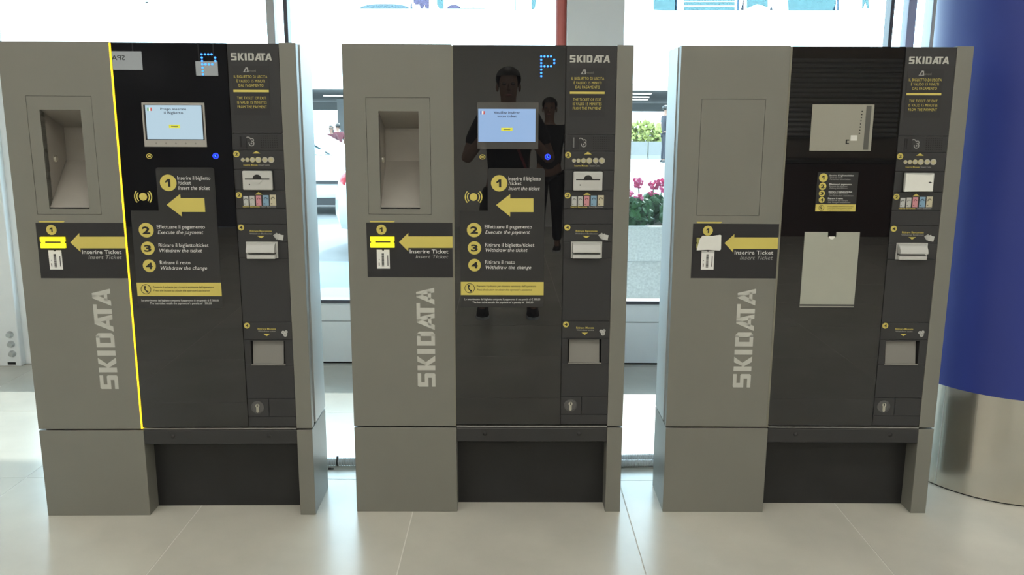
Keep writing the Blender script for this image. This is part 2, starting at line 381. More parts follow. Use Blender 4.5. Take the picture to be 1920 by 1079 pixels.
# white post with bolts at the left edge
wp = empty('white_post', (-3.22, 1.95, 0)); tag(wp, 'white steel post with three bolts at the left edge', 'post')
WP = mat('white_post_paint', (0.84, 0.86, 0.86), 0.45, var=0.05)
xr = on_floor(43, 686).x + 3.22
MB().box(-.35, xr, 0, .09, .0, ZC).build('post_body', WP, wp, bevel=.006)
MB().box(xr - .02, xr + .045, .05, .09, 0, ZC).build('post_flange', WP, wp, bevel=.004)
for (px, py) in ((18, 628), (20.5, 646), (23, 664)):
    p = on_y(px, py, 1.945); MB().lathe([(.022, -.004), (.022, .0), (.016, -.012), (.0145, -.024)], (p.x + 3.22, 0, p.z), 14, 'y').build('bolt', mat('zinc_bolt', (.55, .57, .57), .3, .7), wp, smooth=True)
p = on_y(22, 682, 1.949); MB().prism([(p.x + 3.22 - .025, p.z - .008), (p.x + 3.22 + .025, p.z - .008), (p.x + 3.22 + .025, p.z + .008), (p.x + 3.22 - .025, p.z + .008)], -.001, .002).build('slot_hole', GAP, wp)

# ---- blue pillar with stainless foot
PX, PY, PR = 2.1422, 0.4557, 0.41
bp_ = empty('round_pillar', (PX, PY, 0)); tag(bp_, 'thick round blue pillar with brushed steel foot at the right', 'pillar')
BLUE = mat('blue_pillar_wrap', (0.022, 0.04, 0.25), 0.5, var=0.08, scale=2, spec=0.5)
STEEL = mat('brushed_steel', (0.62, 0.59, 0.54), 0.2, 1.0, var=0.06, scale=6, bump=0.12, bscale=90, aniso=(1, 1, .02))
MB().lathe([(PR + .004, .437), (PR + .004, ZC)], n=96).build('blue_wrap', BLUE, bp_, smooth=True)
MB().lathe([(PR - .004, .0), (PR - .004, .012)], n=96).build('foot_joint', GAP, bp_, smooth=True)
MB().lathe([(PR, .006), (PR, .437)], n=96).build('steel_foot', STEEL, bp_, smooth=True)
MB().box(-.002, .002, -PR - .0008, -PR + .002, .01, .436).build('seam_highlight', PLATE, bp_).rotation_euler = (0, 0, R(-62))  # bright highlight line on the steel, painted as a pale seam strip

# ================================================================ PAYMENT MACHINES
E3 = 0.0006
def machine(idx, label):
    x, y, a = POSE[idx]; h = MW / 2; first = idx
    M = empty('payment_machine', (x, y, 0), a); tag(M, label, 'payment machine', 'row of three parking payment machines')
    F = lambda px, py: face(px, py, 1)
    ub = lambda u: u - h
    # split lines (x from the machine's middle)
    xg0 = F(855, 790)[0]; xg1 = F(1050.5, 790)[0]; xc1 = F(1138.3, 790)[0]; zb = 0.352; zt = MH
    # --- carcass: open-fronted shell behind the doors
    s = MB(); t = .006; d0, d1 = .068, .25
    s.box(-h, -h + t, d0, d1, zb, zt).box(h - t, h, d0, d1, zb, zt).box(-h + t, h - t, d0, d1, zt - t, zt).box(-h + t, h - t, d0, d1, zb, zb + t).box(-h + t, h - t, d1 - t, d1, zb + t, zt - t)
    s.build('carcass', BODY, M)
    g = MB(); e = .014
    g.box(-h + e, -h + e + t, .030, .09, zb + .01, zt - e).box(h - e - t, h - e, .030, .09, zb + .01, zt - e).box(-h + e, h - e, .030, .09, zt - e - t, zt - e).box(-h + e, h - e, .030, .09, zb - .006, zb + .006)
    g.build('door_gap', GAP, M)
    # --- left door panel with its inset
    a0, b0 = F(685.4, 182.6); a1, _ = F(806, 182.6); _, b1 = F(691.3, 402.3)
    a0 = (a0 + F(691.3, 402.3)[0]) / 2; a1 = (a1 + F(809.4, 402.3)[0]) / 2
    door = MB().holed((-h, xg0 - .0055, zb, zt), (a0, a1, b1, b0), 0, .038).build('left_door', GREY, M)
    q = .0013
    n0 = (F(708, 208.5)[0] + F(715.3, 391.9)[0]) / 2; n1 = (F(784.4, 208.5)[0] + F(787.6, 391.9)[0]) / 2; nz1 = F(740, 208.5)[1]; nz0 = F(740, 391.9)[1]
    if idx < 2:
        fr = MB().holed((a0 + q, a1 - q, b1 + q, b0 - q), (n0, n1, nz0, nz1), .0004, .03).build('niche_frame', GREY, M)
        ni = empty('ticket_niche', (0, 0, 0)); ni.parent = M
        D = .16; zs = nz1 - .062; zm = nz0 + (nz1 - nz0) * .49
        MB().faces([(n0, .004, nz0), (n0, .004, nz1), (n0, D, zs), (n0, D, zm)], [(0, 1, 2, 3)]).build('niche_side', NICHE, ni)
        MB().faces([(n1, .004, nz0), (n1, .004, nz1), (n1, D, zs), (n1, D, zm)], [(0, 1, 2, 3)]).build('niche_side', NICHE, ni)
        MB().faces([(n0, .004, nz1), (n1, .004, nz1), (n1, D, zs), (n0, D, zs)], [(0, 1, 2, 3)]).build('niche_top', NICHE, ni)
        MB().faces([(n0, D, zs), (n1, D, zs), (n1, D, zm), (n0, D, zm)], [(0, 1, 2, 3)]).build('niche_back', NICHE, ni)
        MB().faces([(n0, D - .003, zm + .003), (n1, D - .003, zm + .003), (n1, D - .003, zm - .006), (n0, D - .003, zm - .006), (n0, .006, nz0 + .004), (n1, .006, nz0 + .004)], [(0, 1, 2, 3), (3, 2, 5, 4)]).build('ticket_chute', NICHE, ni)
        lk = MB().lathe([(.012, 0), (.012, .004), (.009, .007), (.004, .0072)], (n0, .075, (nz0 + nz1) / 2), 16, 'x').build('lock_button', BRASS, ni, smooth=True)
    else:
        MB().box(a0 + q, a1 - q, .0004, .03, b1 + q, b0 - q).build('blank_cover', GREY, M)
    MB().holed((a0 - .004, a1 + .004, b1 - .004, b0 + .004), (a0 + .012, a1 - .012, b1 + .012, b0 - .012), .012, .016).build('cover_gap', GAP, M)
    # --- edge light between left door and glass
    MB().box(xg0 - .0055, xg0 + .0005, -.0015, .03, zb, zt - .004).build('edge_light', STRIP_ON if idx == 0 else mat('unlit_edge_strip', (0.20, 0.19, 0.15), 0.35), M)
    # --- glass, service column, right post
    gl = MB().box(xg0 + .0005, xg1 - .001, .001, .03, zb + .006, zt - .002).build('front_glass', BLKGLASS, M)
    MB().box(xg1 - .001, xg1 + .0015, .006, .03, zb + .006, zt - .002).build('column_gap', GAP, M)
    po = MB().box(xc1 + .001, h, 0, .038, zb, zt).build('right_post', GREY, M, bevel=.0015)
    # --- service column is a stack of modules
    zs_ = [zt - .002, F(1100, 252.6)[1], F(1100, 283.7)[1], F(1100, 319.3)[1], F(1100, 358)[1], F(1100, 390)[1] - .004, F(1100, 420.8)[1], F(1100, 453.9)[1], F(1100, 484.4)[1], F(1095, 602.7)[1], F(1095, 635)[1], F(1095, 682.5)[1], F(1095, 744.6)[1], F(1095, 778)[1], zb + .006]
    names = ['header_module', 'intercom_module', 'coin_label_module', 'card_module', 'note_label_module', 'blank_module', 'note_return_label_module', 'note_return_module', 'blank_module', 'coin_return_label_module', 'coin_tray_module', 'blank_module', 'lock_module', 'blank_module']
    mods = []
    for k, nm in enumerate(names):
        zt_, zb_ = zs_[k] - .0007, zs_[k + 1] + .0007
        if nm == 'coin_tray_module':
            tx0, tz1 = F(1065, 636.5); tx1, tz0 = F(1127, 682)
            mods.append(MB().holed((xg1 + .0015, xc1, zb_, zt_), (tx0, tx1, tz0 + .001, tz1 - .001), .001, .03).build(nm, DARK, M))
        elif nm == 'lock_module':
            xm = F(1090.3, 760)[0]
            mods.append(MB().box(xg1 + .0015, xm - .0008, .001, .03, zb_, zt_).build(nm, DARK, M, bevel=.0008)); MB().box(xm + .0008, xc1, .001, .03, zb_, zt_).build('blank_module', DARK, M, bevel=.0008)
        else:
            mods.append(MB().box(xg1 + .0015, xc1, .001, .03, zb_, zt_).build(nm, DARK, M, bevel=.0008))
    MB().box(xg1 + .003, xc1, .005, .03, zb + .006, zt - .01).build('module_gap', GAP, M) if False else None
    hd, ic, cl, cm, nl, _, rl, rm, _, crl, tm, _, lm, _ = mods
    Y1, Y2, Y3 = .0002, -.0006, -.0012
    # header: wordmark and notice
    p0 = F(1068.5, 117.1); p1 = F(1143.8, 103.9)
    put_wordmark('wordmark', p0[0], p0[1], p1[0] - p0[0], p1[1] - p0[1], Y2, LOGO, hd)
    c0 = F(1068, 127); c1 = F(1134, 219); MB().box(c0[0], c1[0], Y1, .002, c1[1], c0[1]).build('notice_sticker', mat('dark_notice_film', (.023, .023, .025), .4), hd)
    def tx(par, s, xa, xb, yb, cap, m, bold=0.0, shear=0.0, spacing=1.0, nm='lettering', fn=F, yy=Y2):
        q0 = fn(xa, yb); q1 = fn(xb, yb); text(nm, s, q0[0], q1[0], q0[1], cap * K, yy, m, par, bold, shear, 0, spacing)
    # small grey emblem: slanted arch mark with faint letters
    A = F(1089, 139.2); kk = 9.2 * K
    MB().strip([(A[0], A[1]), (A[0] + .55 * kk, A[1] + .95 * kk), (A[0] + .95 * kk, A[1] + .9 * kk), (A[0] + 1.05 * kk, A[1])], [(A[0] + .25 * kk, A[1]), (A[0] + .62 * kk, A[1] + .7 * kk), (A[0] + .75 * kk, A[1] + .68 * kk), (A[0] + .8 * kk, A[1])], Y2, Y1).box(A[0], A[0] + .9 * kk, Y2, Y1, A[1], A[1] + .12 * kk).build('emblem', GREYP, hd)
    tx(hd, 'rmoni', 1099, 1112.5, 138.6, 4.5, mat('faint_print', (.16, .155, .13), .5), .01)
    for s, xa, xb, yb in (('IL BIGLIETTO DI USCITA', 1071.2, 1132.6, 149.8), ('È VALIDO 15 MINUTI', 1075.8, 1127.7, 158), ('DAL PAGAMENTO', 1079, 1124.6, 166), ('THE TICKET OF EXIT', 1074.5, 1127.5, 189.2), ('IS VALID 15 MINUTES', 1074, 1128, 197.4), ('FROM THE PAYMENT', 1074, 1127.7, 205.7)):
        tx(hd, s, xa, xb, yb, 4.9, YEL, .0, 0, 1.12)
    q0 = F(1068.5, 176); q1 = F(1133.7, 172); MB().box(q0[0], q1[0], Y2, Y1, q0[1], q1[1]).build('yellow_bar', YEL, hd)
    # intercom: slot, ear mark, speaker holes
    q0 = F(1072, 280); q1 = F(1086, 257); MB().box(q0[0], q1[0], -.0015, .002, q0[1], q1[1]).build('coin_slot_plate', LABEL, ic, bevel=.0006)
    q0 = F(1074, 277); q1 = F(1077, 258); MB().box(q0[0], q1[0], -.0018, .0, q0[1], q1[1]).build('coin_slot', mat('worn_slot_edge', (.2, .2, .2), .4, .5) if idx == 1 else GAP, ic)
    e0 = F(1088.5, 264.5); e1 = F(1094.5, 271)
    eb = MB(); eb.arc(e0[0], e0[1], 4.2 * K, 5.8 * K, 20, 230, Y2, Y1, 10); eb.arc(e1[0], e1[1], 3.6 * K, 5.2 * K, -200, 90, Y2, Y1, 12); eb.arc(F(1096, 265)[0], F(1096, 265)[1], 2.2 * K, 3.6 * K, -90, 150, Y2, Y1, 8); eb.disc(e1[0], e1[1], 1.6 * K, Y2, Y1, 8)
    eb.build('call_mark', GREYP, ic)
    hb = MB()
    for i in range(8):
        for j in range(6):
            p = F(1113 + i * 4.1, 257.5 + j * 4.1); hb.disc(p[0], p[1], .9 * K, Y2 + .0003, Y1, 6)
    hb.build('speaker_holes', GAP, ic)
    # printed number badges and triangles
    def badge(par, px, py, r, n, fn=F, yy=Y2):
        p = fn(px, py); b = MB().disc(p[0], p[1], r * K, yy, yy + .0008, 28).build('number_badge', YEL, par)
        w = r * (.62 if n == '1' else 1.05) * K; cap = r * .95 * K
        if n == '1':
            c = cap; MB().prism([(p[0] - .02 * c, p[1] - c / 2), (p[0] + .26 * c, p[1] - c / 2), (p[0] + .26 * c, p[1] + c / 2), (p[0] - .02 * c, p[1] + c / 2), (p[0] - .36 * c, p[1] + .22 * c), (p[0] - .36 * c, p[1] + .0 * c), (p[0] - .02 * c, p[1] + .16 * c)], yy - .0005, yy + .0002).build('number', INK, par); return
        text('number', n, p[0] - w / 2, p[0] + w / 2, p[1] - cap / 2, cap, yy - .0005, INK, par, .035)
    def tri(par, px, y0, y1, hw, fn=F):
        a_ = fn(px - hw, y0); b_ = fn(px + hw, y0); c_ = fn(px, y1); MB().prism([a_, b_, c_], Y2, Y1).build('triangle_mark', YEL, par)
    badge(cl, 1065.4, 290.7, 5.7, '2'); tri(cl, 1102.3, 289.7, 284.8, 7.3)
    cm_ = [mat('printed_coin_grey', (.42, .40, .34), .5), mat('printed_coin_gold', (.46, .42, .24), .5)]
    for px, r, k in ((1076.3, 3.6, 0), (1084.6, 3.9, 1), (1094.2, 4.7, 1), (1104.9, 5.4, 1), (1117, 5.2, 0), (1128.5, 5.7, 0)):
        p = F(px, 301.4); MB().disc(p[0], p[1], r * K, Y2, Y1, 20).build('printed_coin', cm_[k], cl); MB().disc(p[0], p[1], r * .6 * K, Y3 + .0003, Y2, 14).build('printed_coin_core', cm_[1 - k], cl)
    tx(cl, 'Inserire Monete', 1077, 1103, 312.5, 3.2, YEL, .01); tx(cl, '/ Insert Coins', 1104, 1125, 312.5, 3.2, GREYP)
    # card reader plate
    q0 = F(1074.5, 357); q1 = F(1129.5, 321.8)
    MB().box(q0[0] - .003, q1[0] + .004, -.001, .0005, q0[1] - .002, q1[1] + .002).build('plate_seat', GAP, cm)
    cp = MB().box(q0[0], q1[0], -.014, .0, q0[1], q1[1]).build('card_plate', PLATE, cm, bevel=.003)
    if idx < 2:
        p = F(1102, 336.6); a_ = F(1079.5, 336.6); b_ = F(1124.5, 336.6)
        MB().box(a_[0], b_[0], -.0148, -.013, p[1] - .0022, p[1] + .0022).build('card_slot', INK, cm)
        MB().arc(p[0], p[1], 0.0001, 8.2 * K, 10, 170, -.0150, -.013, 14).build('slot_bow', INK, cm)
        MB().arc(p[0], p[1] - .002, 0.0001, 8.2 * K, 190, 350, -.0165, -.013, 14).build('slot_lip', PLATE, cm)
        p = F(1087.3, 346.8); MB().disc(p[0], p[1], 1.2 * K, -.0148, -.013, 10).build('status_led', INK, cm)
    else:
        pts = [F(1076, 324), F(1120, 325.5), F(1127, 324), F(1126.4, 336), F(1127, 355), F(1098, 355.5), F(1075, 356.5), F(1076, 340)]
        MB().prism(pts, -.0158, -.0146).build('taped_paper', PAPER, cm)
        p = F(1121, 339.5); MB().prism([(p[0] - .006, p[1] + .001), (p[0], p[1] + .003), (p[0] + .008, p[1]), (p[0], p[1] - .003)], -.0166, -.0157).build('paper_tear', INK, cm)
    # banknotes in
    badge(nl, 1064.3, 366.8, 5.6, '2'); tri(nl, 1100.8, 366, 361, 7)
    nc = [(.42, .43, .42), (.42, .42, .40), (.50, .22, .25), (.18, .30, .42), (.46, .42, .30)]
    for k, (xa, xb, ya) in enumerate(((1071.8, 1081.3, 368.8), (1083.5, 1092.6, 368.3), (1095, 1105, 367.6), (1107.6, 1118.8, 367), (1120.6, 1132.3, 366.3))):
        a_ = F(xa, 386.3); b_ = F(xb, ya); nt_ = MB().box(a_[0], b_[0], Y2, Y1, a_[1], b_[1]).build('printed_note', mat('note_tint_%d' % k, tuple(min(1, c * 1.15) for c in nc[k]), .5), nl)
        w = b_[0] - a_[0]; hh = b_[1] - a_[1]
        MB().arc(a_[0] + w * .5, a_[1] + hh * .62, w * .18, w * .34, 0, 200, Y3, Y2, 8).box(a_[0] + w * .12, a_[0] + w * .36, Y3, Y2, a_[1] + hh * .12, a_[1] + hh * .22).build('note_motif', mat('note_ink_%d' % k, tuple(c * .35 for c in nc[k]), .5), nl)
    tx(nl, 'Inserire Banconote', 1070, 1101, 389.6, 3.0, YEL, .01); tx(nl, '/ Insert Banknotes', 1102, 1131, 389.6, 3.0, GREYP)
    # banknotes out
    badge(rl, 1063.8, 426.8, 5.7, '4'); tx(rl, 'Ritirare Banconote', 1079.5, 1120, 435.2, 3.8, YEL, .012); tx(rl, 'Withdraw Banknotes', 1078.5, 1120.5, 439.6, 3.0, GREYP); tri(rl, 1099.3, 442.5, 447, 7)
    for k, (px, py, r_) in enumerate(((1128, 443, 35), (1132, 444, 20), (1136, 445.5, -10))):
        p = F(px, py); w = 4.2 * K; hh = 5 * K; c_, s_ = math.cos(R(r_)), math.sin(R(r_))
        MB().prism([(p[0] + i * w * c_ - j * hh * s_, p[1] + i * w * s_ + j * hh * c_) for i, j in ((-1, -1), (1, -1), (1, 1), (-1, 1))], Y2 - k * .0002, Y1).build('printed_notes', mat('printed_note_grey_%d' % k, (.38 + .06 * k, .38 + .06 * k, .36 + .06 * k), .5), rl)
    # banknote mouth: curved hood over a slot and lip
    q0 = F(1071.5, 484); q1 = F(1127, 453.5); xa, xb = q0[0], q1[0]; z0, z1 = q0[1], q1[1]; H_ = z1 - z0
    MB().holed((xa - .002, xb + .004, z0, z1), (xa + .002, xb - .002, z0 + .002, z1 - .004), -.003, .001).build('mouth_frame', PLATE, rm)
    MB().box(xa + .001, xb - .001, -.001, .0008, z0 + .001, z1 - .003).build('mouth_back', INK, rm)
    prof = [(z1 - .004, -.001), (z1 - .010, -.016), (z0 + H_ * .62, -.026), (z0 + H_ * .45, -.029), (z0 + H_ * .38, -.028), (z0 + H_ * .36, -.004)]
    hb = MB(); n_ = len(prof)
    vs = [(xx, d_, z_) for xx in (xa + .003, xb - .003) for z_, d_ in prof]
    fs = [(i, i + 1, n_ + i + 1, n_ + i) for i in range(n_ - 1)] + [tuple(range(n_)), tuple(range(2 * n_ - 1, n_ - 1, -1)), (0, n_, 2 * n_ - 1, n_ - 1)]
    hb.faces(vs, fs).build('mouth_hood', PLATE, rm, bevel=.001)
    hb = MB(); hb.faces([(xx, d_, z_) for xx in (xa + .003, xb - .003) for z_, d_ in ((z0 + .001, -.002), (z0 + .001, -.021), (z0 + H_ * .24, -.021), (z0 + H_ * .30, -.004))], [(0, 1, 5, 4), (1, 2, 6, 5), (2, 3, 7, 6), (0, 3, 2, 1), (4, 5, 6, 7), (0, 4, 7, 3)]).build('mouth_lip', PLATE, rm, bevel=.001)
    # coins out
    badge(crl, 1061.2, 608.8, 5.7, '4'); tx(crl, 'Ritirare Monete', 1080.3, 1113.9, 616.6, 3.8, YEL, .012); tx(crl, 'Withdraw coins', 1081, 1113, 620.6, 3.0, GREYP); tri(crl, 1096.4, 624, 628.3, 6)
    for px, py, r_ in ((1127, 621.5, 3.2), (1132.5, 620.6, 3.0), (1130.5, 625.8, 3.9)):
        p = F(px, py); MB().disc(p[0], p[1], r_ * K, Y2, Y1, 14).build('printed_coin', PLATE, crl); MB().disc(p[0], p[1], r_ * .55 * K, Y3, Y2, 12).build('printed_coin_core', GREYP, crl)
    # coin tray: recess and flap
    MB().box(tx0 - .006, tx1 + .006, .028, .034, tz0 - .004, tz1 + .004).build('tray_back', GAP, tm)
    q0 = F(1067, 681.4); q1 = F(1124.6, 637.8)
    MB().faces([(q0[0], .004, q0[1]), (q1[0], .004, q0[1]), (q1[0], .018, q1[1]), (q0[0], .018, q1[1]), (q0[0], .010, q0[1]), (q1[0], .010, q0[1]), (q1[0], .022, q1[1]), (q0[0], .022, q1[1])], [(0, 1, 2, 3), (4, 7, 6, 5), (0, 4, 5, 1), (2, 6, 7, 3), (0, 3, 7, 4), (1, 5, 6, 2)]).build('coin_flap', FLAP, tm)
    MB().box(tx0, tx1, -.004, .004, tz0 - .001, tz0 + .0035).build('tray_lip', FLAP, tm, bevel=.001)
    # lock
    p = F(1069.6, 760.6)
    MB().lathe([(12.6 * K, .0012), (12.6 * K, -.001), (11 * K, -.0016), (10.5 * K, .0006)], (p[0], 0, p[1]), 28, 'y').build('lock_escutcheon', mat('lock_ring_grey', (.10, .10, .10), .3), lm, smooth=True)
    MB().disc(p[0], p[1] + 3.6 * K, 3.9 * K, -.004, .0, 18).box(p[0] - 2.4 * K, p[0] + 2.4 * K, -.0038, 0, p[1] - 8 * K, p[1] + 2 * K).disc(p[0], p[1] - 8 * K, 2.4 * K, -.0038, 0, 12).build('lock_cylinder', BRASS, lm)
    MB().box(p[0] - .8 * K, p[0] + .8 * K, -.0046, -.0035, p[1] + 1.5 * K, p[1] + 6.6 * K).build('keyhole', INK, lm)

    # --- left door print: ticket label and vertical wordmark
    pts = [F(686.9, 417.6), F(845.3, 418.1), F(844.8, 520.4), F(689.3, 519.8)]
    l0 = (pts[0][0] + pts[3][0]) / 2; l1 = xg0 - .0066
    lab = MB().box(l0, l1, -.0008, .0, pts[2][1], pts[0][1]).build('ticket_label', LABEL, M)
    a_ = F(694, 417); b_ = F(738, 414.3); MB().prism([(a_[0], a_[1]), (b_[0], a_[1]), (b_[0] + .006, b_[1]), (a_[0] - .002, b_[1])], -.0008, 0).build('label_tab', YEL, lab)
    badge(lab, 715.2, 430.8, 9.4, '1', yy=-.0016)
    ar = [F(748.2, 454.2), F(765.6, 437), F(765.6, 443.5), F(844.4, 443.5), F(844.4, 465.1), F(765.6, 465.1), F(765.6, 471.6)]
    ar[3] = (l1, ar[3][1]); ar[4] = (l1, ar[4][1])
    MB().prism(ar, -.0014, -.0007).build('arrow', YEL, lab)
    tx(lab, 'Inserire Ticket', 768.6, 840.8, 475.2, 7.4, WHITEP, 0.004, yy=-.0022); tx(lab, 'Insert Ticket', 779.4, 840.8, 484.7, 7.2, GREYP, 0, .25, yy=-.0022)
    # slot bezel
    q0 = F(695.3, 463.8); q1 = F(739.6, 443.9); zc = (q0[1] + q1[1]) / 2; nr = .0035
    def notched(x0_, x1_, z0_, z1_, r_):
        zm_ = (z0_ + z1_) / 2
        P_ = [(x0_, z0_), (x1_, z0_)] + [(x1_ - r_ * math.sin(math.pi * i / 6), zm_ - r_ * math.cos(math.pi * i / 6)) for i in range(7)] + [(x1_, z1_), (x0_, z1_)] + [(x0_ + r_ * math.sin(math.pi * i / 6), zm_ + r_ * math.cos(math.pi * i / 6)) for i in range(7)]
        return P_
    MB().prism(notched(q0[0], q1[0], q0[1], q1[1], nr), -.009, -.0006).build('ticket_slot_bezel', SLOT_ON if idx < 2 else mat('unlit_yellow_bezel', (.35, .34, .12), .4), lab)
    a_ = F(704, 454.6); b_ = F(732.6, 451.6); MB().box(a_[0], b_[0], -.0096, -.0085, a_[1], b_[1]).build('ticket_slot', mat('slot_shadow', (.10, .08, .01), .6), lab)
    q0 = F(707.3, 503.9); q1 = F(730.3, 468.6)
    pw = q1[0] - q0[0]; ph = q1[1] - q0[1]
    MB().prism([(q0[0], q0[1]), (q1[0], q0[1]), (q1[0], q1[1])] + [(q0[0] + pw * .5 + .004 * math.cos(math.pi * i / 6), q1[1] - .004 * math.sin(math.pi * i / 6)) for i in range(7)] + [(q0[0], q1[1])], -.0014, -.0007).build('printed_ticket', WHITEP, lab)
    bb = MB(); random.seed(3); z_ = q0[1] + ph * .12
    while z_ < q0[1] + ph * .76:
        hh = random.choice((.0012, .002, .0032)); bb.box(q0[0] + pw * .38, q0[0] + pw * .56, -.002, -.0013, z_, z_ + hh); z_ += hh + random.choice((.001, .0018))
    bb.box(q0[0] + pw * .82, q0[0] + pw * .88, -.002, -.0013, q0[1] + ph * .15, q0[1] + ph * .7).box(q0[0] + pw * .14, q0[0] + pw * .2, -.002, -.0013, q0[1] + ph * .15, q0[1] + ph * .32).disc(q0[0] + pw * .18, q0[1] + ph * .48, .0016, -.002, -.0013, 8)
    bb.build('ticket_barcode', INK, lab)
    if idx == 2:
        G = lambda px, py: face(px, py, 2)
        pts = [G(1305, 469), G(1307, 462), G(1311, 448), G(1316, 441.5), G(1334, 442), G(1349, 440), G(1351, 441), G(1350.5, 467), G(1348, 469.5), G(1325, 468)]
        MB().prism(pts, -.0115, -.0095).build('torn_paper', PAPER, lab)
    # vertical wordmark, reading upward
    xr_ = F(815.4, 632)[0]; xl_ = F(781.8, 632)[0]; z0 = F(798, 725.5)[1]; z1 = F(798, 539.9)[1]
    put_wordmark('vertical_wordmark', xr_, z0, z1 - z0, xr_ - xl_, -.0005, LOGOV, door, up=True)

    # --- base: two plinth legs, beam, recessed kick plate
    xb0 = F(856, 806)[0]; zb1 = .345
    MB().box(-h, xb0, 0, .25, 0, zb1).build('base_left', GREY, M, bevel=.0015)
    MB().box(xc1 + .001, h, 0, .25, 0, zb1).build('base_right', GREY, M, bevel=.0015)
    zk = F(1000, 828.5)[1]
    bm_ = MB(); xx0, xx1 = xb0 + .001, xc1
    bm_.faces([(xx, d_, z_) for xx in (xx0, xx1) for d_, z_ in ((.008, zb1 + .004), (.002, zb1 - .004), (.002, zk), (.03, zk - .012), (.09, zk - .012), (.09, zb1 + .004))], [tuple(range(6)), tuple(range(11, 5, -1))] + [(i, 6 + i, 6 + (i + 1) % 6, (i + 1) % 6) for i in range(6)])
    bmo = bm_.build('base_beam', BEAM, M, bevel=.001)
    MB().box(xx0, xx1, -.001, .03, zb1 + .004, zb1 + .0075).build('sill_edge', mat('sill_edge_highlight', (.30, .30, .29), .35, .4), M)  # pale strip paints the edge highlight above the beam
    for px in (909, 1086):
        p = F(px, 814); MB().lathe([(.0085, .003), (.0085, .0005), (.006, -.002), (.002, -.003)], (p[0], 0, p[1]), 14, 'y').build('bolt', KICK, bmo, smooth=True)
    MB().box(xx0 - .002, xx1 + .004, .085, .25, 0, zb1 - .02).build('kick_plate', KICK, M)

    # --- glass print and fittings
    def disp_frame(pix, fn, y_, m, nm, par, dep=.0015):
        P_ = [fn(*q_) for q_ in pix]; x0_ = (P_[0][0] + P_[3][0]) / 2; x1_ = (P_[1][0] + P_[2][0]) / 2; z1_ = (P_[0][1] + P_[1][1]) / 2; z0_ = (P_[2][1] + P_[3][1]) / 2
        o_ = MB().box(x0_, x1_, y_, y_ + dep, z0_, z1_).build(nm, m, par); return x0_, x1_, z0_, z1_
    if idx < 2:
        led = MB; ledp = [(0, 0), (1, 0), (2, 0), (3, 0), (0, 1), (4, 1), (0, 2), (4, 2), (0, 3), (1, 3), (2, 3), (3, 3), (0, 4), (0, 5), (0, 6)]
        px0, py0 = (1014.8, 106)
        for i, j in ledp:
            p = F(px0 + 6.1 * i, py0 + 6.18 * j); MB().disc(p[0], p[1], 1.9 * K, Y2, .001, 12).build('parking_sign_led', LED, gl)
        # display module
        if idx == 0:
            G = lambda px, py: face(px, py, 0)
            x0_, x1_, z0_, z1_ = disp_frame([(265, 192.5), (383, 192.5), (388, 275.5), (271.5, 275.5)], G, -.0012, SILV, 'display_bezel', gl)
            MB().box(x0_ + .006, x1_ - .006, -.0015, -.0005, z0_ + .024, z1_ - .008).build('display_edge', INK, gl)
            s0, s1, t0, t1 = x0_ + .0125, x1_ - .0105, z0_ + .0265, z1_ - .009
            SM = SCR1
            for k in range(5): MB().disc(x0_ + .042 + k * .0345, z0_ + .012, .0032, -.0019, -.001, 12).build('bezel_button', mat('bezel_button_grey', (.25, .24, .22), .4), gl)
        else:
            x0_, x1_, z0_, z1_ = disp_frame([(895, 192), (1009.5, 192), (1009.5, 279.7), (895, 279.7)], F, -.0002, mat('dim_bezel_behind_glass', (.085, .083, .08), .03), 'display_bezel', gl)
            s0, t1 = F(896.7, 204); s1, t0 = F(1003.6, 266.4); SM = SCR2
        sc_ = MB().box(s0, s1, -.0022, -.0012, t0, t1).build('display', SM, gl)
        sw, sh_ = s1 - s0, t1 - t0
        l1_, l2_ = (('Prego inserire', 'il Biglietto') if idx == 0 else ('Veuillez insérer', 'votre ticket'))
        text('display_text', l1_, s0 + sw * .27, s0 + sw * .73, t0 + sh_ * .855, .0085, -.0026, INKS, gl, .012)
        text('display_text', l2_, s0 + sw * .33, s0 + sw * .67, t0 + sh_ * .745, .0085, -.0026, INKS, gl, .012)
        fc = [(.12, .35, .16), (.8, .8, .8), (.5, .10, .10)] if idx == 0 else [(.10, .16, .5), (.8, .8, .8), (.5, .10, .12)]
        for k in range(3):
            xx = s0 + sw * .035 + k * .0055
            MB().box(xx, xx + .0055, -.0026, -.0020, t0 + sh_ * .83, t0 + sh_ * .93).build('flag_stripe', mat('flag_%d_%d' % (idx, k), fc[k], .5, emit=fc[k], es=.35), gl)
        MB().box(s0 + sw * .40, s0 + sw * .60, -.0027, -.0020, t0 + sh_ * .33, t0 + sh_ * .43).build('display_slot_icon', mat('display_yellow', (.5, .5, .05), .5, emit=(.55, .55, .05), es=.6), gl)
        MB().box(s0 + sw * .44, s0 + sw * .56, -.0031, -.0026, t0 + sh_ * .37, t0 + sh_ * .39).build('display_slot_line', INKS, gl)
        # oval camera/proximity mark and blue button
        p = F(904.6, 294.5)
        ob = MB(); n_ = 20
        ob.strip([(p[0] + 4.4 * K * math.cos(2 * math.pi * i / n_), p[1] + 3.5 * K * math.sin(2 * math.pi * i / n_)) for i in range(n_ + 1)], [(p[0] + 5.6 * K * math.cos(2 * math.pi * i / n_), p[1] + 4.6 * K * math.sin(2 * math.pi * i / n_)) for i in range(n_ + 1)], Y2, .001)
        ob.box(p[0] - 2.6 * K, p[0] + 2.6 * K, Y2, .001, p[1] - 1.3 * K, p[1] + 1.3 * K).build('lens_mark', YEL, gl)
        p = F(1027, 294.3); MB().arc(p[0], p[1], 3.4 * K, 5.4 * K, 0, 360, -.003, .001, 24).build('call_button_ring', LEDB, gl)
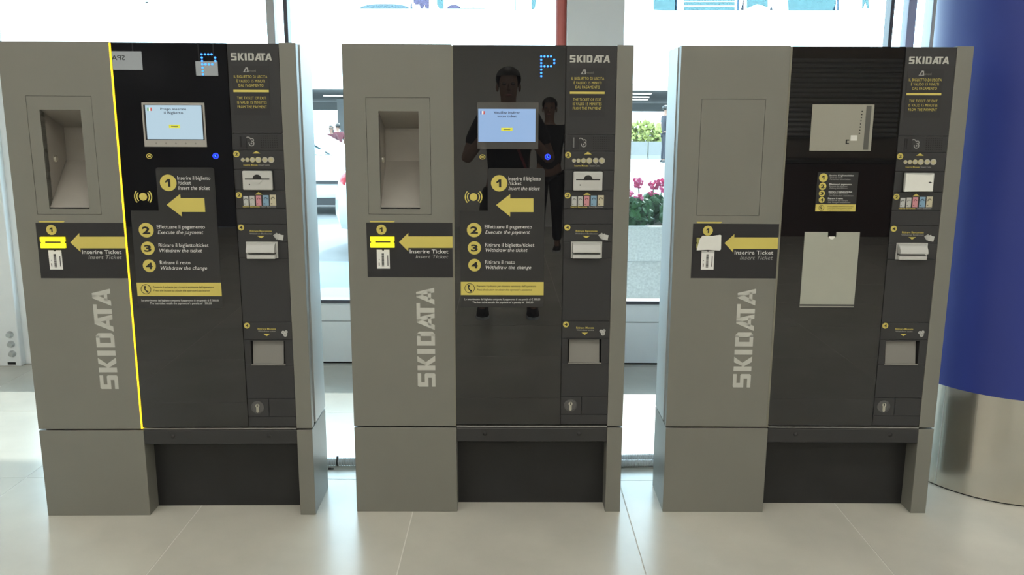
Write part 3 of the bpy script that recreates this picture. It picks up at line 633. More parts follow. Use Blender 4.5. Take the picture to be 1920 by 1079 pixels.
        MB().disc(p[0], p[1], 3.4 * K, -.002, .001, 16).build('call_button', mat('blue_button_core', (.01, .01, .08), .2, emit=(.02, .03, .5), es=.25), gl)
        MB().arc(p[0] + .6 * K, p[1] + .6 * K, 1.2 * K, 2.2 * K, 120, 300, -.003, -.0015, 8).build('call_button_mark', LED, gl)
        # instruction sticker
        so = [F(914.5, 316.5), F(918, 315.5), F(1018, 315.5), F(1021, 318.5)]
        rx = F(1020.3, 450)[0]; lx = F(863.6, 480)[0]; mx = F(914.5, 355)[0]; r_ = .006
        zt_ = F(970, 315.8)[1]; zn = F(890, 395.3)[1]; zbm = F(940, 576.3)[1]
        P_ = [(mx + r_, zt_), (rx - r_, zt_), (rx, zt_ - r_), (rx, zbm + r_), (rx - r_, zbm), (lx, zbm), (lx, zn), (mx - r_, zn), (mx, zn + r_), (mx, zt_ - r_)]
        # two convex pieces joined in one outline
        stb = MB(); stb.prism([(lx, zbm), (rx - r_, zbm), (rx, zbm + r_), (rx, zn), (lx, zn)], -.0003, .001); stb.prism([(mx, zn), (rx, zn), (rx, zt_ - r_), (rx - r_, zt_), (mx + r_, zt_), (mx, zt_ - r_)], -.0003, .001)
        st = stb.build('instruction_sticker', STICK, M)
        ys = -.0010
        p = F(887.8, 369.8); nb = MB().disc(p[0], p[1], 7.2 * K, Y2, .001, 24)
        for r0 in (10.4, 14.6):
            nb.arc(p[0], p[1], r0 * K, (r0 + 1.9) * K, -42, 42, Y2, .001, 10); nb.arc(p[0], p[1], r0 * K, (r0 + 1.9) * K, 138, 222, Y2, .001, 10)
        nb.build('contactless_mark', YEL, M)
        for px, py, r0, n_ in ((936, 344, 15.2, '1'), (889, 431.6, 13.7, '2'), (889.5, 465.2, 12.6, '3'), (889.8, 497.5, 12, '4')): badge(st, px, py, r0, n_, yy=ys)
        for s_, xa_, xb_, yb_, sh__, m_ in (('Inserire il biglietto', 953.5, 1014, 338.4, 0, WHITEP), ('/ticket', 953.5, 977.8, 347.2, 0, WHITEP), ('Insert the ticket', 953.5, 1012, 356.8, .25, WHITEP), ('Effettuare il pagamento', 909, 997.4, 428.6, 0, WHITEP), ('Execute the payment', 910, 993.8, 438.6, .25, WHITEP), ('Ritirare il biglietto/ticket', 909.8, 1001.6, 462.6, 0, WHITEP), ('Withdraw the ticket', 910.6, 989, 472.4, .25, WHITEP), ('Ritirare il resto', 909.8, 965.7, 494.8, 0, WHITEP), ('Withdraw the change', 910.6, 995.8, 504.7, .25, WHITEP)):
            tx(st, s_, xa_, xb_, yb_, 7.0, m_, 0.0, sh__, yy=-.0012)
        ar = [F(930, 384.8), F(956.5, 364.5), F(956.5, 372.3), F(1000.2, 372.3), F(1000.2, 397.9), F(956.5, 397.9), F(956.5, 406.3)]
        MB().prism(ar, ys, -.0002).build('arrow', YEL, st)
        q0 = F(864, 553.7); q1 = F(1020.2, 529.2); MB().box(lx, rx, ys, -.0002, q0[1], q1[1]).build('help_bar', YEL, st)
        p = F(880.6, 540.9); MB().arc(p[0], p[1], 8.6 * K, 9.6 * K, 0, 360, -.0016, -.0009, 28).arc(p[0] + 3.2 * K, p[1] + 1.5 * K, 4.4 * K, 6.4 * K, 140, 250, -.0016, -.0009, 8).disc(p[0] - 1.6 * K, p[1] + 4.6 * K, 2.0 * K, -.0016, -.0009, 10).disc(p[0] + 2.4 * K, p[1] - 4.8 * K, 2.0 * K, -.0016, -.0009, 10).build('phone_icon', INK, st)
        tx(st, "Premere il pulsante per ricevere assistenza dell'operatore", 894, 1005.2, 538.6, 4.0, INK, .004, 0, yy=-.0016); tx(st, "Press the button to obtain the operator's assistance", 894, 997.5, 545.2, 4.0, INK, 0, .2, yy=-.0016)
        tx(st, 'Lo smarrimento del biglietto comporta il pagamento di una penale di € 300,00', 870.9, 1012.7, 563.2, 3.8, WHITEP, 0, 0, yy=-.0012); tx(st, 'The lost ticket entails the payment of a penalty of   300,00', 886, 999.4, 568.8, 3.8, WHITEP, 0, 0, yy=-.0012)
    else:
        G = lambda px, py: face(px, py, 2)
        x0_, x1_, z0_, z1_ = disp_frame([(1524, 196), (1640, 196), (1632, 283), (1517, 283)], G, -.0012, mat('blank_display_plate', (.34, .33, .28), .3, .1, coat=1.0), 'display_back_plate', gl)
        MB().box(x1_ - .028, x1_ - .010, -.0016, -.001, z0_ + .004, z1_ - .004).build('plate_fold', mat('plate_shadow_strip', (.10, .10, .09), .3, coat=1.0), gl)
        for k in range(8): p = G(1616.3 - k * .75, 209 + k * 5.9); MB().disc(p[0], p[1], .0024, -.0018, -.001, 10).build('plate_hole', INK, gl)
        q0 = G(1594, 264); q1 = G(1607, 254); MB().box(q0[0], q1[0], -.004, -.001, q0[1], q1[1]).build('plate_button', PAPER, gl, bevel=.001)
        p = G(1588.5, 266); MB().box(p[0] - .006, p[0] - .001, -.0018, -.001, p[1] - .008, p[1] + .008).box(p[0] - .006, p[0] + .006, -.0018, -.001, p[1] + .004, p[1] + .008).box(p[0] - .006, p[0] + .006, -.0018, -.001, p[1] - .008, p[1] - .004).build('plate_cutout', INK, gl)
        # small instruction sticker
        q0 = G(1529, 384); q1 = G(1610, 323); st = MB().box(q0[0], q1[0], -.0003, .001, q0[1], q1[1]).build('instruction_sticker', STICK, M)
        for px, py, r0, n_ in ((1543.7, 333.4, 8, '1'), (1542.3, 349.5, 6.8, '2'), (1541, 363, 5.6, '3'), (1540.6, 375, 5.5, '4')): badge(st, px, py, r0, n_, fn=G, yy=-.0010)
        for (xa_, yb_), ls in (((1555.5, 330.6), (('Inserire il biglietto/ticket', 45), ('Insert the ticket', 24), ('Parkschein einschieben', 39))), ((1554.5, 347.2), (('Effettuare il pagamento', 42), ('Execute the payment', 34), ('Zahlung durchführen', 34))), ((1553.5, 361.2), (('Ritirare il biglietto/ticket', 44), ('Withdraw the ticket', 36), ('Den Parkschein entnehmen', 46))), ((1552, 373.6), (('Ritirare il resto', 28), ('Withdraw the change', 37), ('Das Restgeld entnehmen', 42)))):
            for k, (s_, w_) in enumerate(ls): tx(st, s_, xa_, xa_ + w_, yb_ + k * 3.6, 2.9, WHITEP if k == 0 else GREYP, .012 if k == 0 else 0, .2 if k else 0, fn=G, yy=-.0012)
        q0 = G(1528.4, 396.5); q1 = G(1604.5, 383.6); MB().box(q0[0], q1[0], -.0010, .001, q0[1], q1[1]).build('help_bar', YEL, st)
        p = G(1540, 390); MB().arc(p[0], p[1], 4.4 * K, 5.1 * K, 0, 360, -.0016, -.0009, 20).arc(p[0] + 1.4 * K, p[1] + .8 * K, 2.2 * K, 3.4 * K, 140, 260, -.0016, -.0009, 6).build('phone_icon', INK, st)
        for k, s_ in enumerate(("Premere il pulsante per ricevere assistenza dell'operatore", "Press the button to obtain the operator's assistance", 'Knopf drücken um Hilfe zu erhalten')): tx(st, s_, 1551, 1600 - 3 * k, 388.2 + k * 3.2, 2.2, INK, 0, 0, fn=G, yy=-.0016)
        # poster holder
        ph_ = [(1509, 435.4), (1612.4, 435.4), (1600.7, 577), (1499.2, 577)]
        x0_, x1_, z0_, z1_ = disp_frame(ph_, G, -.0008, POSTER, 'poster_sheet', M)
        p = G(1560, 440); MB().box(p[0] - .015, p[0] + .015, -.0014, -.0006, z1_ - .018, z1_ + .0005).build('poster_notch', BLKGLASS, M)
        MB().arc(p[0], z1_ - .016, .0001, .011, 180, 360, -.0016, -.0006, 8).build('notch_edge', PAPER, M)
        MB().box(x0_, x1_, -.002, -.0006, z0_ + .0065, z0_ + .012).build('holder_lip', DARK, M); MB().box(x0_, x1_, -.003, -.0006, z0_ - .001, z0_ + .0015).build('holder_rail', DARK, M)
    return M
machine(0, 'left grey parking payment machine with glowing yellow edge strip and Italian screen')
machine(1, 'middle grey parking payment machine with blue lit screen in French')
machine(2, 'right grey parking payment machine out of service with blank screen and paper over slots')

# ================================================================ FLOOR OBJECTS
CONDUIT = mat('grey_flex_conduit', (0.55, 0.57, 0.58), 0.45, var=0.1)
def conduit(pts, r, label):
    path = [Vector(p) for p in pts]; fine = []
    for i in range(len(path) - 1):
        for k in range(40): fine.append(path[i].lerp(path[i + 1], k / 40))
    L_ = 0; out = [fine[0]]
    for a_, b_ in zip(fine, fine[1:]): out.append(b_)
    tot = sum((b_ - a_).length for a_, b_ in zip(out, out[1:])); n = int(tot / .0036)
    res = []; seg = 0; acc = 0
    for k in range(n):
        d = k * .0036
        while seg < len(out) - 2 and acc + (out[seg + 1] - out[seg]).length < d: acc += (out[seg + 1] - out[seg]).length; seg += 1
        l = (out[seg + 1] - out[seg]).length; res.append(out[seg].lerp(out[seg + 1], min(1, (d - acc) / max(l, 1e-6))))
    rad = [r if (k // 1) % 3 != 2 else r * .86 for k in range(n)]
    o = MB().tube(res, rad, 12).build('flexible_conduit', CONDUIT, smooth=False)
    return tag(o, label, 'conduit', 'corrugated conduits on the floor behind the machines')
c1 = conduit([(-1.05, .36, .0175), (-.85, .44, .0175), (-.6, .455, .0175), (-.35, .42, .0175)], .0165, 'grey corrugated conduit on the floor between left and middle machines')
tag(c1, None, None, None)
MB().lathe([(.0185, -.003), (.0195, 0), (.0185, .003)], (-.765, .447, .0175), 16, 'x').box(-.769, -.761, .443, .451, .034, .042).build('cable_tie', INK, c1)
conduit([(.2, .40, .0175), (.5, .445, .0175), (.62, .45, .0175), (.9, .42, .0175)], .0165, 'front grey corrugated conduit on the floor between middle and right machines')
conduit([(.2, .46, .0175), (.5, .50, .0175), (.62, .51, .0175), (.9, .50, .0175)], .0165, 'rear grey corrugated conduit on the floor between middle and right machines')
p = on_floor(621, 881); MB().box(-.012, .0, -.003, .003, 0, .007).box(-.002, .011, -.004, .002, .001, .006).build('plastic_scrap', INK, None, (p.x, p.y, 0)); tag(bpy.data.objects['plastic_scrap'], 'small black plastic scrap on the floor beside the left machine', 'scrap')

# ================================================================ HALL BEHIND THE VIEWER (mirrored in the glass)
SIGN = mat('white_sign_face', (.6, .6, .58), .5, emit=(.9, .95, .9), es=4.0)
def mirrored(px, py, m, y):                           # where a point seen in a machine's glass really stands, on the plane y
    x0, y0, a = POSE[m]; n = Vector((-math.sin(a), math.cos(a), 0)); o = Vector((x0, y0, 0)); d = ray(px, py)
    s = (o - CAM).dot(n) / d.dot(n); P = CAM + d * s; d2 = d - 2 * d.dot(n) * n
    return P + d2 * ((y - P.y) / d2.y)
def sign(pa, pb, label, txt=None):
    yy = YB + .5; a_ = mirrored(*pa, 0, yy); b_ = mirrored(*pb, 0, yy)
    x0_, x1_ = sorted((a_.x, b_.x)); z0_, z1_ = sorted((a_.z, b_.z))
    if txt: x0_ -= .35
    o = empty('hanging_sign', ((x0_ + x1_) / 2, yy, z0_)); hw = (x1_ - x0_) / 2; hh = z1_ - z0_
    MB().box(-hw, hw, -.03, .0, 0, hh).build('sign_panel', SIGN, o)
    for sx in (-.7, .7): MB().tube([(hw * sx, -.015, hh), (hw * sx, -.015, ZC - z0_)], .006, 8).build('hanging_rod', GFR, o)
    tag(o, label, 'sign')
    return o, hw, hh
o, hw, hh = sign((213, 96), (266, 131), 'white hanging sign with dark letters mirrored in the left machine', True)
vis = 2 * hw - .35; t_ = text('sign_text', 'SPA', 0, .50 * vis, 0, hh * .27, 0, INK, o); t_.rotation_euler = (0, 0, math.pi); t_.location = (hw - .60 * vis, .002, hh * .52)
sign((366, 115), (408, 142), 'small white hanging sign mirrored behind the blue lights')

# ---- people
SKIN = mat('skin', (0.24, 0.13, 0.09), 0.55, var=0.04)
def skin_mesh(verts, edges, radii, sub=2):
    me = bpy.data.meshes.new('sk'); me.from_pydata(verts, edges, []); o = bpy.data.objects.new('sk', me); COL.objects.link(o)
    md = o.modifiers.new('skin', 'SKIN'); md.use_smooth_shade = True
    sv = me.skin_vertices[0].data
    for i, r_ in enumerate(radii): sv[i].radius = r_ if isinstance(r_, tuple) else (r_, r_); sv[i].use_root = (i == 0)
    if sub: ss = o.modifiers.new('sub', 'SUBSURF'); ss.levels = sub; ss.render_levels = sub
    dg = bpy.context.evaluated_depsgraph_get(); dg.update(); r = bpy.data.meshes.new_from_object(o.evaluated_get(dg))
    bpy.data.objects.remove(o); bpy.data.meshes.remove(me); return r
def person(loc, rz, label, H=1.75, arms=None, top=(.01, .01, .012), legs=(.012, .012, .015), hair=(.01, .008, .007), long_legs=True, hands=True, shades=False, stance=.0, female=False, longhair=False, group=None):
    """figure facing local +y; arms = ((elbow, wrist) left, (elbow, wrist) right) in local metres for H = 1.75"""
    P = empty('person', loc, rz); P.scale = (H / 1.75,) * 3; tag(P, label, 'person', group)
    sw = .165 if female else .185
    J = dict(pel=(0, 0, .95), wai=(0, .005, 1.10), che=(0, 0, 1.30), nb=(0, -.01, 1.44), nk=(0, .005, 1.50), hd0=(0, .015, 1.56), hd1=(0, .02, 1.655), hd2=(0, .005, 1.70))
    if arms is None: arms = (((-.26, -.02, 1.13), (-.25, .06, .88)), ((.26, -.02, 1.13), (.25, .06, .88)))
    V = []; E = []; Rr = []
    def v(c, r_, prev=None):
        V.append(c); Rr.append(r_); i = len(V) - 1
        if prev is not None: E.append((prev, i))
        return i
    pel = v(J['pel'], (.135, .10)); wai = v(J['wai'], (.125, .09), pel); che = v(J['che'], (.15, .11), wai); nb = v(J['nb'], (.085, .075), che); nk = v(J['nk'], (.055, .06), nb)
    h0 = v(J['hd0'], (.058, .07), nk); h1 = v((0, .022, 1.62), (.072, .088), h0); h2 = v(J['hd2'], (.070, .088), h1); h3 = v((0, .0, 1.735), (.035, .05), h2)
    for k, sx in enumerate((-1, 1)):
        el, wr = arms[k]
        sh = v((sx * sw, -.01, 1.41), .058, che); e = v(el, .042, sh); mid = v(tuple((Vector(el) * .45 + Vector(wr) * .55)), .037, e); w = v(wr, .026, mid)
        hp = v((sx * (.085 + stance * .3), 0, .88), .088, pel); kn = v((sx * (.10 + stance), .02, .49), .055, hp); ca = v((sx * (.103 + stance * 1.1), -.015, .33), .05, kn); an = v((sx * (.105 + stance * 1.2), -.02, .09), .036, ca); to = v((sx * (.115 + stance * 1.2), .11, .035), .03, an)
    me = skin_mesh(V, E, Rr)
    bm = bmesh.new(); bm.from_mesh(me); bpy.data.meshes.remove(me)
    def add(me2):
        bm.from_mesh(me2); bpy.data.meshes.remove(me2)
    if hands:
        for k, sx in enumerate((-1, 1)):
            el, wr = Vector(arms[k][0]), Vector(arms[k][1]); d = (wr - el).normalized()
            hang = d.z < -.5
            fwd = d if hang else Vector((-sx * .35, .25, .9)).normalized()
            side = Vector((0, 1, 0)) if hang else Vector((0, 1, -.25)).normalized()
            side = (side - fwd * side.dot(fwd)).normalized(); curl = Vector((-sx, 0, 0)) if hang else Vector((-sx, .0, 0)); curl = (curl - fwd * curl.dot(fwd)).normalized()
            pc_ = wr + fwd * .045
            add(skin_mesh([tuple(wr), tuple(pc_), tuple(wr + fwd * .085)], [(0, 1), (1, 2)], [(.024, .02), (.036, .017), (.036, .015)], 1))
            for j, (off, ln) in enumerate(((-.030, .062), (-.010, .078), (.010, .083), (.030, .074))):
                b_ = wr + fwd * .085 + side * off
                add(skin_mesh([tuple(b_ - fwd * .02), tuple(b_ + fwd * ln * .4 + curl * .006), tuple(b_ + fwd * ln * .72 + curl * .022), tuple(b_ + fwd * ln * .9 + curl * .042)], [(0, 1), (1, 2), (2, 3)], [.0095, .009, .0085, .0075], 1))
            tb = wr + fwd * .03 + side * .03
            add(skin_mesh([tuple(tb - side * .015), tuple(tb + side * .022 + fwd * .022), tuple(tb + side * .03 + fwd * .05 + curl * .014)], [(0, 1), (1, 2)], [.012, .011, .009], 1))
    hm = MB(); hm.bm.free(); hm.bm = bm
    n0 = len(bm.faces)
    # nose, ears, lips
    hm.faces([(-.014, .098, 1.605), (.014, .098, 1.605), (0, .128, 1.610), (0, .102, 1.655), (0, .104, 1.598)], [(0, 2, 3), (2, 1, 3), (0, 4, 2), (4, 1, 2), (0, 3, 1, 4)])
    for sx in (-1, 1): hm.ball((sx * .078, .005, 1.625), .03, (.35, .6, 1), 8, 6)
    for f in bm.faces: f.smooth = True
    for sx in (-1, 1):
        k0 = len(bm.faces); hm.ball((sx * .031, .092, 1.648), .0125, (1.25, .8, .8), 10, 6); bm.faces.ensure_lookup_table()
        for f in bm.faces[k0:]: f.material_index = 1
    k0 = len(bm.faces); hm.ball((0, .1, 1.572), .024, (1, .35, .3), 10, 6); bm.faces.ensure_lookup_table()
    for f in bm.faces[k0:]: f.material_index = 2
    hm.build('body', [SKIN, mat('eye', (.12, .1, .09), .2), mat('lips', (.36, .14, .12), .5)], P, fix=False, smooth=True)
    # hair: cap over the skull
    hb = MB(); hb.ball((0, -.012, 1.685), .104, (.86, 1.05, .82), 20, 14)
    for v_ in list(hb.bm.verts):
        if v_.co.z < 1.60 or (v_.co.y > .045 and v_.co.z < 1.69): hb.bm.verts.remove(v_)
    if longhair: hb.ball((0, -.07, 1.58), .09, (.95, .55, 1.5), 14, 10)
    hb.build('hair', mat('hair_%d' % int(hair[0] * 1000), hair, .5), P, smooth=True)
    # clothes
    tm_ = mat('cloth_%02d_%02d_%02d' % tuple(int(c * 100) for c in top), top, .85, bump=.2, bscale=200); lm_ = mat('cloth_%02d_%02d_%02d' % tuple(int(c * 100) for c in legs), legs, .85, bump=.2, bscale=200)
    V = []; E = []; Rr = []
    c0 = v((0, 0, .90), (.158, .122)); c1_ = v((0, .005, 1.08), (.148, .112), c0); c2 = v((0, 0, 1.30), (.172, .13), c1_); c3 = v((0, -.01, 1.435), (.10, .09), c2)
    for k, sx in enumerate((-1, 1)):
        s_ = v((sx * sw, -.01, 1.41), .072, c2); el = Vector(arms[k][0]); sh = Vector((sx * sw, -.01, 1.41)); v(tuple(sh.lerp(el, .72)), .062, s_)
    me = skin_mesh(V, E, Rr); me.materials.append(tm_); o = bpy.data.objects.new('shirt', me); COL.objects.link(o); o.parent = P
    V = []; E = []; Rr = []
    c0 = v((0, 0, .97), (.148, .115))
    for sx in (-1, 1):
        a_ = v((sx * (.085 + stance * .3), 0, .87), .105, c0); b_ = v((sx * (.10 + stance), .02, .50), .078, a_)
        if long_legs: c_ = v((sx * (.103 + stance * 1.1), -.01, .30), .066, b_); v((sx * (.105 + stance * 1.2), -.02, .10), .058, c_)
    me = skin_mesh(V, E, Rr); me.materials.append(lm_); o = bpy.data.objects.new('trousers', me); COL.objects.link(o); o.parent = P
    for sx in (-1, 1):
        x_ = sx * (.11 + stance * 1.2)
        prof = [(-.095, .03, .075), (-.06, .04, .105), (0, .042, .10), (.06, .046, .075), (.12, .047, .058), (.165, .034, .045), (.185, .012, .03)]
        sb = MB(); rings = []
        for yy, w_, h_ in prof: rings.append([sb.bm.verts.new((x_ + dx * w_, yy, max(.018, dz * h_))) for dx, dz in ((-1, 0), (-.95, .5), (-.5, 1), (.5, 1), (.95, .5), (1, 0))])
        for A_, B_ in zip(rings, rings[1:]):
            for j in range(6): sb.bm.faces.new((A_[j], A_[(j + 1) % 6], B_[(j + 1) % 6], B_[j]))
        sb.bm.faces.new(rings[0]); sb.bm.faces.new(rings[-1][::-1])
        shoe = sb.build('shoe', mat('dark_shoe', (.02, .02, .022), .6), P, smooth=True)
        sb = MB(); pts = [(x_ + w_ * sd_ * 1.06, yy) for sd_, seq in ((1, prof), (-1, prof[::-1])) for yy, w_, h_ in seq]
        lo = [sb.bm.verts.new((a_, b_, 0)) for a_, b_ in pts]; hi = [sb.bm.verts.new((a_, b_, .02)) for a_, b_ in pts]
        sb.bm.faces.new(lo); sb.bm.faces.new(hi[::-1])
        for i in range(len(pts)): j = (i + 1) % len(pts); sb.bm.faces.new((lo[i], hi[i], hi[j], lo[j]))
        sb.build('shoe_sole', mat('white_sole', (.6, .6, .6), .6), shoe)
    if shades:
        MB().box(-.058, -.006, .104, .112, 1.632, 1.664).box(.006, .058, .104, .112, 1.632, 1.664).box(-.006, .006, .105, .11, 1.65, 1.658).box(-.082, -.058, -.02, .108, 1.65, 1.656).box(.058, .082, -.02, .108, 1.65, 1.656).build('sunglasses', INK, P)
    return P
PHX = 0.0
ph = person((0.02, -3.42, 0), 0, 'person in dark clothes holding up a phone, mirrored in the middle machine', H=1.86, stance=.06, arms=(((-.30, .06, 1.12), (-.138, .226, 1.335)), ((.30, .06, 1.12), (.108, .226, 1.335))))
MB().tube([(-.07, .06, 1.45), (-.02, .135, 1.36), (.07, .140, 1.2), (.15, .115, 1.0)], .010, 8).build('bag_strap', mat('dark_red_strap', (.25, .03, .03), .6), ph)
fo = empty('phone', (0.0, -3.126, 1.44)); tag(fo, 'black phone held sideways, mirrored in the middle machine', 'phone')
MB().box(-.069, .069, -.008, 0, 0, .076).build('phone_body', mat('phone_black', (.01, .01, .01), .2), fo, bevel=.003)
MB().lathe([(.006, 0), (.006, .0012), (.005, .0014)], (0, 0, .0688), 16, 'y').build('phone_lens', mat('lens_glass', (.02, .02, .03), .05), fo, smooth=True)
person((0.52, -6.75, 0), R(8), 'person in dark clothes standing further back, mirrored beside the blue lights', H=1.72)

# ================================================================ OUTSIDE
PAVE = mat('pale_pavement', (.46, .45, .43), .8, var=.12, scale=2)
ASPH = mat('sunlit_asphalt', (.15, .15, .15), .9, var=.15, scale=3)
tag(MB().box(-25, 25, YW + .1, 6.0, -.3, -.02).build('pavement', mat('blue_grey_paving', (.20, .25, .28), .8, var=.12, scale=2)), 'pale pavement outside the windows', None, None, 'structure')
tag(MB().box(-60, 60, 6.0, 20, -.6, -.02).box(-60, 60, 20, 120, -.8, -.45).build('road', ASPH), 'sunlit road outside the windows', None, None, 'structure')
tag(MB().box(-12, 12, YW + .12, 4.75, 3.05, 3.4).build('added_sun_blocker', mat('sun_blocker_grey', (.6, .6, .58), .7)), 'unseen slab added above the pavement to cut off the sun', None, None, 'structure')  # unseen slab, added so the sun patch stops behind the machines
# drop-off canopy far away
cn = empty('drop_off_canopy', (0, 36, 0)); tag(cn, 'long grey concrete canopy with strip lights beyond the road', 'canopy')
CON = mat('canopy_concrete', (.52, .52, .52), .8, var=.1, scale=.5)
MB().box(-40, 40, 0, 34, 2.72, 2.95).build('canopy_slab', CON, cn)
MB().box(-40, 40, -.3, .0, 2.70, 2.98).build('canopy_fascia', mat('canopy_fascia_white', (.7, .7, .68), .6), cn)
MB().box(-40, 40, 33.4, 34, 2.05, 2.72).build('canopy_beam', mat('canopy_beam_dark', (.26, .26, .26), .8), cn)
for x in (-26, -11.5, -2, 13, 24): MB().box(x - .35, x + .35, 20, 20.7, -.45, 2.72).build('canopy_pier', CON, cn)
SL = mat('strip_light', (.9, .9, .9), .5, emit=(1, 1, .98), es=3)
for k in range(9):
    for j in range(3): MB().box(-20.6 + k * 4.4 + j * 1.0, -19.6 + k * 4.4 + j * 1.0, 4 + j * 7, 4.5 + j * 7, 2.66, 2.71).build('strip_light', SL, cn)
# concrete barriers with shrubs behind
bar = None; BARC = mat('barrier_concrete', (.17, .17, .165), .85, var=.1, scale=4)
for k, wh in enumerate(('leftmost of the four', 'second of the four from the middle machine side', 'third of the four from the middle machine side', 'rightmost of the four')):
    x = .56 + k * 2.54
    if bar is None:
        bar = MB(); bar.faces([(xx, yy, zz) for xx in (0, 2.5) for yy, zz in ((-.3, 0), (-.3, .15), (-.12, .45), (-.09, 1.0), (.09, 1.0), (.12, .45), (.3, .15), (.3, 0))], [tuple(range(8)), tuple(range(15, 7, -1))] + [(i, 8 + i, 8 + (i + 1) % 8, (i + 1) % 8) for i in range(8)])
        bar = bar.build('concrete_barrier', BARC, None, (x, 33, -.45)); o = bar
    else: o = bar.copy(); COL.objects.link(o); o.location = (x, 33, -.45)
    tag(o, 'pale concrete road barrier, ' + wh, 'barrier', 'concrete barriers across the road')
LEAF_Y = mat('sunlit_yellow_green_leaf', (.20, .22, .05), .7, var=.3, scale=3); LEAF_G = mat('geranium_leaf', (.05, .16, .045), .55, var=.35, scale=30); PINK = mat('pink_petal', (.75, .12, .30), .6, var=.2, scale=60); STEM = mat('brown_stem', (.12, .09, .05), .8)
def foliage(n, rx, ry, rz, leaf, seed, c=(0, 0, 0), k=5):
    rnd = random.Random(seed); mb = MB()
    for _ in range(n):
        while True:
            p = Vector((rnd.uniform(-1, 1), rnd.uniform(-1, 1), rnd.uniform(-1, 1)))
            if .35 < p.length < 1: break
        p = Vector((p.x * rx + c[0], p.y * ry + c[1], p.z * rz + c[2])); nrm = Vector((rnd.uniform(-1, 1), rnd.uniform(-1.2, .4), rnd.uniform(-.2, 1.2))).normalized(); a_ = nrm.orthogonal().normalized(); b_ = nrm.cross(a_); s_ = leaf * rnd.uniform(.6, 1.2)
        ctr = mb.bm.verts.new(p + nrm * s_ * .25); rim = [mb.bm.verts.new(p + s_ * (a_ * math.cos(2 * math.pi * j / k) + b_ * math.sin(2 * math.pi * j / k))) for j in range(k)]
        for j in range(k): mb.bm.faces.new((ctr, rim[j], rim[(j + 1) % k]))
    return mb
for k, wh in enumerate(('nearest the middle machine', 'in the middle of three', 'nearest the right machine')):
    s = empty('roadside_shrub', (2.6 + k * 3.2, 35.2 + (k % 2) * .5, -.45)); foliage(900, 1.42, .8, .85, .13, 40 + k, (0, 0, .95)).build('foliage', LEAF_Y, s, fix=False)
    MB().tube([(0, 0, 0), (.1, 0, .5), (.05, .05, .9)], [.05, .04, .02], 8).build('stem', STEM, s)
    tag(s, 'sunlit yellow green shrub behind the barriers, ' + wh, 'shrub', 'shrubs behind the barriers')
# planter with geraniums
pl = empty('flower_planter', (1.08, 3.45, -.02)); tag(pl, 'pebbled concrete flower planter outside the window', 'planter')
PEB = mat('pebble_concrete', (.66, .63, .59), .9, var=.35, scale=70, bump=.6, bscale=90)
MB().holed((-.75, .75, -.4, .4), (-.66, .66, -.31, .31), -.76, -.50).build('planter_rim', PEB, pl, bevel=.02).rotation_euler = (R(-90), 0, 0)
MB().box(-.70, .70, -.35, .35, 0, .52).build('planter_body', PEB, pl, bevel=.02)
MB().box(-.68, .68, -.33, .33, .60, .68).build('soil', mat('soil', (.05, .035, .025), .9, var=.3, scale=30), pl)
for k, (gx, gy, wh) in enumerate(((-.50, -.15, 'front left corner'), (-.17, -.15, 'front row left of the middle'), (.17, -.15, 'front row right of the middle'), (.50, -.15, 'front right corner'), (-.34, .16, 'back row left'), (.0, .16, 'back row middle'), (.34, .16, 'back row right'))):
    g = empty('geranium', (1.08 + gx, 3.45 + gy, .66)); foliage(260, .135, .125, .11, .03, 80 + k, (0, 0, .15), 7).build('foliage', LEAF_G, g, fix=False)
    rnd = random.Random(k)
    for j in range(4):
        fx, fy, fz = rnd.uniform(-.11, .11), rnd.uniform(-.11, .08), rnd.uniform(.24, .36)
        MB().tube([(fx * .6, fy * .6, .05), (fx, fy, fz)], .004, 6).build('flower_stem', LEAF_G, g); foliage(46, .045, .045, .035, .016, 200 + k * 9 + j, (fx, fy, fz), 5).build('flower_head', PINK, g, fix=False)
    tag(g, 'pink geranium in the concrete planter, ' + wh, 'geranium', 'geraniums in the planter')
